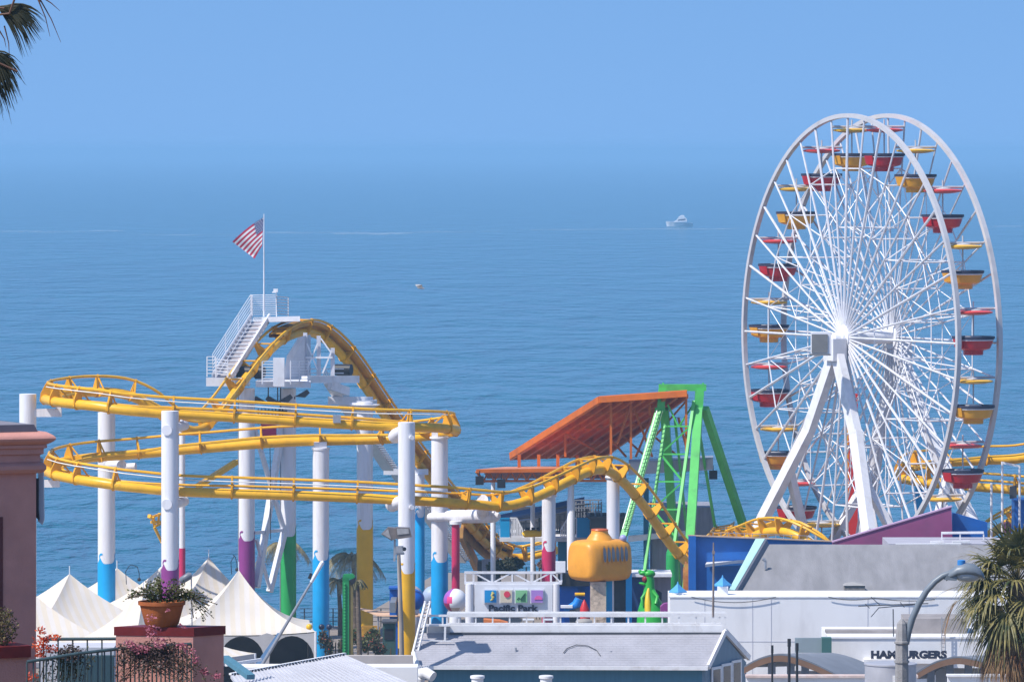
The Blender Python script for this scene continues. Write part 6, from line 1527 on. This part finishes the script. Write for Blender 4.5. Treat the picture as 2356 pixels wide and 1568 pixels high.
paths = [[W(90 + k * 9, 1568, Y_), W(100 + k * 9, 1530, Y_), W(108 + k * 10, 1492 + (k % 3) * 8, Y_ - .05)] for k in range(12)]
creeper("orange red flowering creeper climbing the railing beside the pink building", paths, M_CRL, M_FRED, 0, 0, [(W(93, 1480, Y_ - .1), (.09, .06, .09), 80), (W(96, 1450, Y_ - .1), (.05, .05, .04), 24), (W(120, 1465, Y_ - .1), (.10, .05, .03), 36), (W(120, 1492, Y_ - .1), (.09, .05, .05), 46), (W(93, 1505, Y_ - .1), (.05, .05, .05), 30), (W(75, 1555, Y_ - .1), (.08, .05, .04), 30)], per=11)
paths = [[W(130 + k * 5, 1560, Y_), W(135 + k * 5, 1520, Y_), W(140 + k * 4, 1488 + (k % 4) * 6, Y_ - .05)] for k in range(10)]
creeper("dark green leafy creeper on the railing right of the orange flowers", paths, M_CRL, M_DRY, 0, 0, [(W(165, 1500, Y_ - .1), (.14, .05, .10), 120)], per=16)
t = thing("window_plant", "dusty bush on the ledge in front of the pink building's window", "plant", W(8, 1486, 66))
b = MB(); leafy(rr, 900, W(4, 1440, 66.3), (.17, .2, .22), 0.035, b); b.build("foliage", leaf_mat("dusty_leaf", (0.05, 0.055, 0.02), (0.22, 0.16, 0.07), 20), t); MB().tube([W(4, 1487, 66.3), W(4, 1440, 66.3)], 0.012, 6).build("stem", M_STEM, t)
# balcony railings
M_RAIL = mat("grey_green_iron", (0.05, 0.085, 0.095), 0.5, var=0.2, scale=8)
def iron(label, pts, z_of, n, hgt=0.9):
    a = W(*pts[0]); t = thing("balcony_railing", label, "railing", (a.x, a.y, 22.5), "iron railings of the balcony")
    for p, q in zip(pts, pts[1:]): MB().tube([W(*p), W(*q)], 0.018, 8).build("handrail", M_RAIL, t)
    for k in range(n + 1):
        f = k / n * (len(pts) - 1); i = min(int(f), len(pts) - 2); p = W(*pts[i]).lerp(W(*pts[i + 1]), f - i)
        MB().tube([p, p - V(0, 0, hgt)], 0.009, 6).build("baluster", M_RAIL, t)
iron("farther grey iron railing running to the red capped pier", [(100, 1469, 66.6), (268, 1468, 66.6)], 0, 5)
iron("nearer dark iron railing slanting up towards the pier", [(62, 1521, 65.2), (180, 1502, 65.4), (300, 1488, 65.7)], 0, 16)
iron("dark iron railing in front of the pier's left face", [(300, 1488, 65.7), (440, 1480, 65.9)], 0, 14)
t = thing("lower_terrace", "pale terrace seen through the far balcony railing", "terrace", W(180, 1540, 100)); 
MB().bbox((ux(90, 100), 100, 20), (ux(262, 100), 101, vz(1488, 100))).build("parapet", mat("pale_terrace", (0.5, 0.5, 0.54), 0.8), t); MB().bbox((ux(140, 99.9), 99.8, 20), (ux(262, 99.9), 99.98, vz(1505, 100))).build("blue_panel", mat("dark_teal_panel", (0.03, 0.07, 0.09), 0.7), t)
# ---------------------------------------------------------------- palms
def fan_frond(mb, stem, hub, tip_dir, plen, blen, rr, nb=24, spread=205, droop=0.55, w=0.022, up=None):
    """one fan leaf: a petiole from hub, then narrow blades fanned round its end, tips drooping"""
    d = tip_dir.normalized(); e = hub + d * plen + V(0, 0, -0.08 * plen * plen)
    if stem is not None: stem.tube([hub, hub.lerp(e, .5) + V(0, 0, 0.05 * plen), e], [0.022, 0.016, 0.011], 5)
    ax = (e - (hub.lerp(e, .5))).normalized(); s = ax.cross(up or V(0, 0, 1))
    s = s.normalized() if s.length > 1e-3 else V(1, 0, 0)
    nrm = s.cross(ax).normalized()
    for k in range(nb):
        a = R(-spread / 2 + spread * (k + rr.uniform(-.3, .3)) / (nb - 1)); L_ = blen * (0.72 + 0.28 * math.cos(a * 0.8)) * rr.uniform(.85, 1.08)
        dirv = (ax * math.cos(a) + s * math.sin(a) + nrm * (0.22 * abs(math.sin(a)) + rr.uniform(-.06, .06))).normalized()
        dr = droop * rr.uniform(.7, 1.35); side = dirv.cross(nrm).normalized()
        ws = [0.35, 1.0, 0.9, 0.55, 0.08]; prev = None; vs, fs = [], []
        for i in range(5):
            f = i / 4; p = e + dirv * (L_ * f * (1 - 0.25 * dr * f)) + V(0, 0, -dr * L_ * f ** 2.4)
            vs += [p - side * w * ws[i], p + nrm * w * .35 * ws[i], p + side * w * ws[i]]
        for i in range(4):
            for j in range(2): a_ = i * 3 + j; fs.append((a_, a_ + 1, a_ + 4, a_ + 3))
        mb.add(vs, fs)
M_PALM = leaf_mat("fan_palm_green", (0.03, 0.05, 0.013), (0.30, 0.25, 0.085), 3.4, 0.22)
M_PALMD = leaf_mat("fan_palm_dry", (0.16, 0.07, 0.03), (0.34, 0.22, 0.11), 3.0, 0.2)
M_TRUNK = mat("palm_trunk", (0.16, 0.12, 0.09), 0.9, var=0.35, scale=4, stretch=(1, 1, 3), bump=0.6, bscale=18)
rr = random.Random(23)
QY = 140.0; hub = W(2338, 1335, QY)
pt = thing("fan_palm", "bushy fan palm with drooping green fronds at the right edge", "palm tree", (hub.x, hub.y, 1.7))
MB().tube([V(hub.x + .1, hub.y, 1.7), V(hub.x + .05, hub.y, hub.z - 4), hub + V(0, 0, -1.5), hub], [0.34, 0.26, 0.25, 0.18], 14).build("trunk", M_TRUNK, pt, True)
g, d_, st_ = MB(), MB(), MB()
for k in range(36):
    az = R(360 * (k * 0.381966)); el = R(78 - 130 * (k / 35.0) ** 0.85)
    dv = V(math.cos(az) * math.cos(el), math.sin(az) * math.cos(el), math.sin(el))
    fan_frond(g, st_, hub + V(0, 0, -0.25 * (k / 35)), dv, rr.uniform(.7, 1.05), rr.uniform(.85, 1.1), rr, 22, 225, 0.22 + 0.55 * k / 35, 0.031)
# fronds reaching out to the left as in the picture
for (u, v), bl in (((2300, 1240), .85), ((2250, 1272), .8), ((2210, 1312), .85), ((2205, 1395), 1.0), ((2228, 1430), .95), ((2280, 1300), 1.0), ((2260, 1365), 1.0), ((2330, 1240), .85), ((2280, 1460), .85), ((2215, 1350), .9), ((2250, 1330), .9)):
    q = W(u, v, QY - rr.uniform(.1, .7)); fan_frond(g, st_, hub, q - hub, (q - hub).length * .62, bl, rr, 24, 215, 0.55, 0.031)
for k in range(34):
    az = R(rr.uniform(100, 330)); dv = V(math.cos(az) * .8, math.sin(az) * .8, -1.0); fan_frond(d_, None, hub + V(0, 0, -.7), dv, rr.uniform(.5, .9), rr.uniform(.6, .85), rr, 16, 120, 0.9, 0.02)
q = W(2190, 1390, QY - .6); fan_frond(d_, None, q + V(.25, 0, .25), V(-.5, 0, -.6), .2, .75, rr, 9, 60, 0.9, 0.025)
for (u0, v0), (u1, v1) in (((2290, 1280), (2200, 1235)), ((2290, 1280), (2170, 1268)), ((2270, 1330), (2120, 1305)), ((2240, 1340), (2105, 1368)), ((2225, 1360), (2165, 1410)), ((2200, 1370), (2160, 1450))):
    fan_frond(st_, None, W(u0, v0, QY - .5), W(u1, v1, QY - .6) - W(u0, v0, QY - .5), .3, (W(u1, v1, QY - .6) - W(u0, v0, QY - .5)).length - .3, rr, 4, 18, 0.25, 0.010)
g.build("crown", M_PALM, pt); d_.build("dead_fronds", M_PALMD, pt); st_.build("petioles", mat("palm_petiole", (0.13, 0.10, 0.045), 0.6), pt)

NY = 46.0; hub = W(-150, 20, NY)
pn = thing("overhanging_palm", "dark drooping palm fronds hanging into the top left corner", "palm tree", (hub.x, hub.y, 22.6))
MB().tube([V(hub.x - .1, hub.y, 22.6), hub + V(0, 0, -2), hub], [0.28, 0.2, 0.16], 12).build("trunk", M_TRUNK, pn, True)
g, d_, st_ = MB(), MB(), MB()
for (u, v), (u1, v1), bl, nb, sp_, dr in (((0, 8), (90, 40), .33, 24, 60, .40), ((-20, 10), (70, 45), .36, 22, 60, .5), ((-50, 110), (20, 165), .36, 26, 95, .55), ((-60, 130), (0, 190), .36, 26, 80, .5), ((-30, 120), (30, 150), .28, 18, 80, .6), ((-50, 100), (-10, 160), .42, 20, 70, .5)):
    p, q = W(u, v, NY), W(u1, v1, NY); fan_frond(g, None, p, q - p, .05, bl, rr, nb, sp_, dr, 0.0085, V(0, -1, 0.2))
    fan_frond(d_, None, p + V(0, .04, 0), q - p + V(0, .05, .0), .05, bl * .75, rr, 10, sp_ * .8, dr, 0.009, V(0, -1, 0.2))
for p, q in (((88, -8), (140, 98)), ((86, -4), (115, 85)), ((90, -10), (138, 26)), ((10, 60), (22, 140)), ((-2, 70), (14, 110))):
    st_.tube([W(*p, NY), W(*[(p[i] + q[i]) / 2 + (4 if i == 0 else 0) for i in (0, 1)], NY), W(*q, NY)], [0.006, 0.004, 0.0015], 4)
for p, q in (((-60, 40), (22, 32)), ((22, 32), (36, -8)), ((-60, 15), (10, 20)), ((84, -12), (92, 6)), ((-60, 120), (40, 165))):
    st_.tube([W(*p, NY - .03), W(*q, NY - .03)], 0.009, 5)
for k in range(18):
    az = R(20 * k); dv = V(-abs(math.cos(az)) * .9, math.sin(az), rr.uniform(-.3, .7)); fan_frond(g, st_, hub, dv, .8, .7, rr, 14, 190, .5, 0.016)
g.build("crown", leaf_mat("dark_palm_green", (0.012, 0.018, 0.010), (0.05, 0.045, 0.02), 9, 0.12), pn); d_.build("dead_fronds", leaf_mat("dry_palm_brown", (0.05, 0.03, 0.015), (0.22, 0.12, 0.05), 12, 0.15), pn); st_.build("petioles", mat("ruddy_petiole", (0.13, 0.065, 0.045), 0.6), pn)

def feather_palm(label, u, v, Y, length, n, m, seed, zbase=None):
    r2 = random.Random(seed); h = W(u, v, Y); zb = DECK if zbase is None else zbase
    t = thing("feather_palm", label, "palm tree", (h.x, h.y, zb)); b, s_ = MB(), MB()
    MB().tube([V(h.x + .15, h.y, zb), V(h.x + .1, h.y, (zb + h.z) / 2), h], [0.18, 0.13, 0.10], 10).build("trunk", M_TRUNK, t, True)
    for k in range(n):
        az = R(360 * k / n + r2.uniform(-14, 14)); up_ = r2.uniform(.25, 1.0); pts = []
        for i in range(9):
            f = i / 8; rad = length * (f * .9); pts.append(h + V(math.cos(az) * rad, math.sin(az) * rad, length * (up_ * f * 1.1 - (0.55 + up_ * .7) * f * f * 1.25)))
        s_.tube(pts, [0.028 - .0025 * i for i in range(9)], 4)
        for i in range(1, 9):
            for q in range(4):
                p = pts[i - 1].lerp(pts[i], q / 4); tg = (pts[i] - pts[i - 1]).normalized(); sd = tg.cross(V(0, 0, 1)).normalized()
                for sg in (-1, 1):
                    L_ = length * .24 * (1 - .5 * abs(i / 8 - .4)) * r2.uniform(.8, 1.2); e = p + (sd * sg * .75 + tg * .5).normalized() * L_ + V(0, 0, -L_ * r2.uniform(.45, .9))
                    w_ = tg * 0.036; b.add([p - w_, p + w_, e], [(0, 1, 2)])
    b.build("crown", m, t); s_.build("petioles", mat("feather_petiole", (0.16, 0.13, 0.06), 0.6), t)
M_FEA = leaf_mat("dusty_feather_palm", (0.22, 0.19, 0.09), (0.42, 0.36, 0.20), 2.5, 0.25)
feather_palm("hazy brown green palm with drooping fronds behind the yellow column", 812, 1285, 352, 2.2, 20, M_FEA, 3)
feather_palm("smaller palm left of the green post, half hidden by the blue column", 778, 1335, 350, 1.2, 12, M_FEA, 5)
feather_palm("thin hazy palm behind the green column base", 650, 1252, 354, 1.9, 13, M_FEA, 9)
feather_palm("short dark palm tuft sticking out right of the green post", 822, 1338, 303, 0.6, 11, leaf_mat("dark_feather_palm", (0.03, 0.045, 0.015), (0.12, 0.10, 0.03), 4), 12)
def shrub(label, u, v, Y, w, h, n, m, seed, flowers=None, size=0.16):
    r2 = random.Random(seed); c = W(u, v, Y); t = thing("shrub", label, "shrub", (c.x, Y, DECK)); b = MB(); f = MB()
    for k in range(max(3, int(w * 2.5))):
        cc = c + V(r2.uniform(-w, w), r2.uniform(-.6, .6), r2.uniform(-h * .4, h * .5)); leafy(r2, n // 4, cc, (w * .45, .5, h * .6), size, b)
        if flowers: b.m = 1; leafy(r2, 14, cc + V(0, -.3, h * .1), (w * .45, .4, h * .6), size * .8, b); b.m = 0
    b.build("foliage", [m, flowers] if flowers else m, t); s_ = MB()
    for k in range(4): s_.tube([V(c.x + (k - 1.5) * w * .4, Y, DECK), c + V((k - 1.5) * w * .5, 0, 0)], 0.04, 5)
    s_.build("stem", M_STEM, t)
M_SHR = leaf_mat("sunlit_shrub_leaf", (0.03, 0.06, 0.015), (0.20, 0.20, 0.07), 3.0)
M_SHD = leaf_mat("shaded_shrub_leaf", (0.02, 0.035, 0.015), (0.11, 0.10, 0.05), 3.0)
M_FLR = leaf_mat("red_blossom", (0.35, 0.02, 0.02), (0.6, 0.12, 0.04), 9)
shrub("sunlit shrub with red blossoms at the foot of the yellow column", 838, 1474, 316, .85, .7, 2000, M_SHR, 1, M_FLR, .15)
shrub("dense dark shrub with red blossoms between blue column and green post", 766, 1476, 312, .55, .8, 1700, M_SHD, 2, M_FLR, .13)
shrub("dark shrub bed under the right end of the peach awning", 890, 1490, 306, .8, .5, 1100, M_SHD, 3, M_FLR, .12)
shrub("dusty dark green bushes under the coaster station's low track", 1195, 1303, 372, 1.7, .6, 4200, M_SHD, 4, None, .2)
shrub("dry red brown bush right of the raspberry column's left side", 1245, 1296, 362, .5, .5, 900, leaf_mat("dry_bush", (0.10, 0.05, 0.03), (0.24, 0.13, 0.08), 4), 6, None, .16)
c = W(1120, 1300, 380); t = thing("machine_house", "small grey machine box among the bushes below the lift's foot", "machine box", (c.x, c.y, DECK))
MB().bbox((ux(1098, 380), 380, DECK), (ux(1150, 380), 382, vz(1292, 380))).build("housing", M_DARK, t)
MB().bbox((ux(1108, 379.9), 379.7, DECK), (ux(1132, 379.9), 379.98, vz(1285, 380))).build("panel", M_GRYB, t)
# bits at the far right
c = W(2325, 1200, 345); t = thing("drop_ride_frame", "thin pale grey lattice posts of a ride at the far right edge", "ride", (c.x, c.y, DECK))
for u, v in ((2305, 1062), (2345, 1072), (2280, 1110)): MB().tube([W(u, v, 345), V(ux(u, 345), 345, DECK)], 0.07, 8).build("post", M_WSTEEL, t)
MB().beam(W(2303, 1063, 345), W(2345, 1072, 345), 0.12).build("top_beam", M_WSTEEL, t)
b = MB()
for k in range(7): b.beam(W(2322, 1120 + 4 * k, 346), W(2338, 1118 + 4 * k, 346), 0.12)
b.build("machinery", M_DARK, t)
c = W(2345, 1230, 348); tag(MB().bbox((ux(2333, 348), 348, DECK), (ux(2372, 348), 350, vz(1152, 348))).bbox((ux(2331, 348), 347.8, vz(1152, 348)), (ux(2374, 348), 350.2, vz(1148, 348))).build("ride_tower", M_COB), "tall blue ride housing at the far right edge", "ride housing")
c = W(2318, 1250, 344); tag(MB().prism([W(2312, 1300, 344), W(2312, 1205, 344), W(2318, 1198, 344), W(2326, 1205, 344), W(2326, 1300, 344)], (0, 1, 0)).build("plum_panel", mat("plum_panel", (0.16, 0.03, 0.07), 0.6)), "narrow plum coloured panel beside the blue ride housing", "panel")
# ---------------------------------------------------------------- sea haze
hm = bpy.data.materials.new("sea_haze"); hm.use_nodes = True
hn, hl = hm.node_tree.nodes, hm.node_tree.links
hn.remove(hn["Principled BSDF"])
pv = hn.new("ShaderNodeVolumePrincipled")
pv.inputs["Color"].default_value = (0.348, 0.628, 0.905, 1)
pv.inputs["Density"].default_value = HAZE_DENSITY
pv.inputs["Anisotropy"].default_value = 0.0
hl.new(pv.outputs[0], hn["Material Output"].inputs["Volume"])
b = MB().bbox((-46000, -45, -1.0), (46000, 91000, 37.5))
hz = b.build("haze", hm, kind="stuff")
tag(hz, "pale blue sea haze softening the far water", "haze")
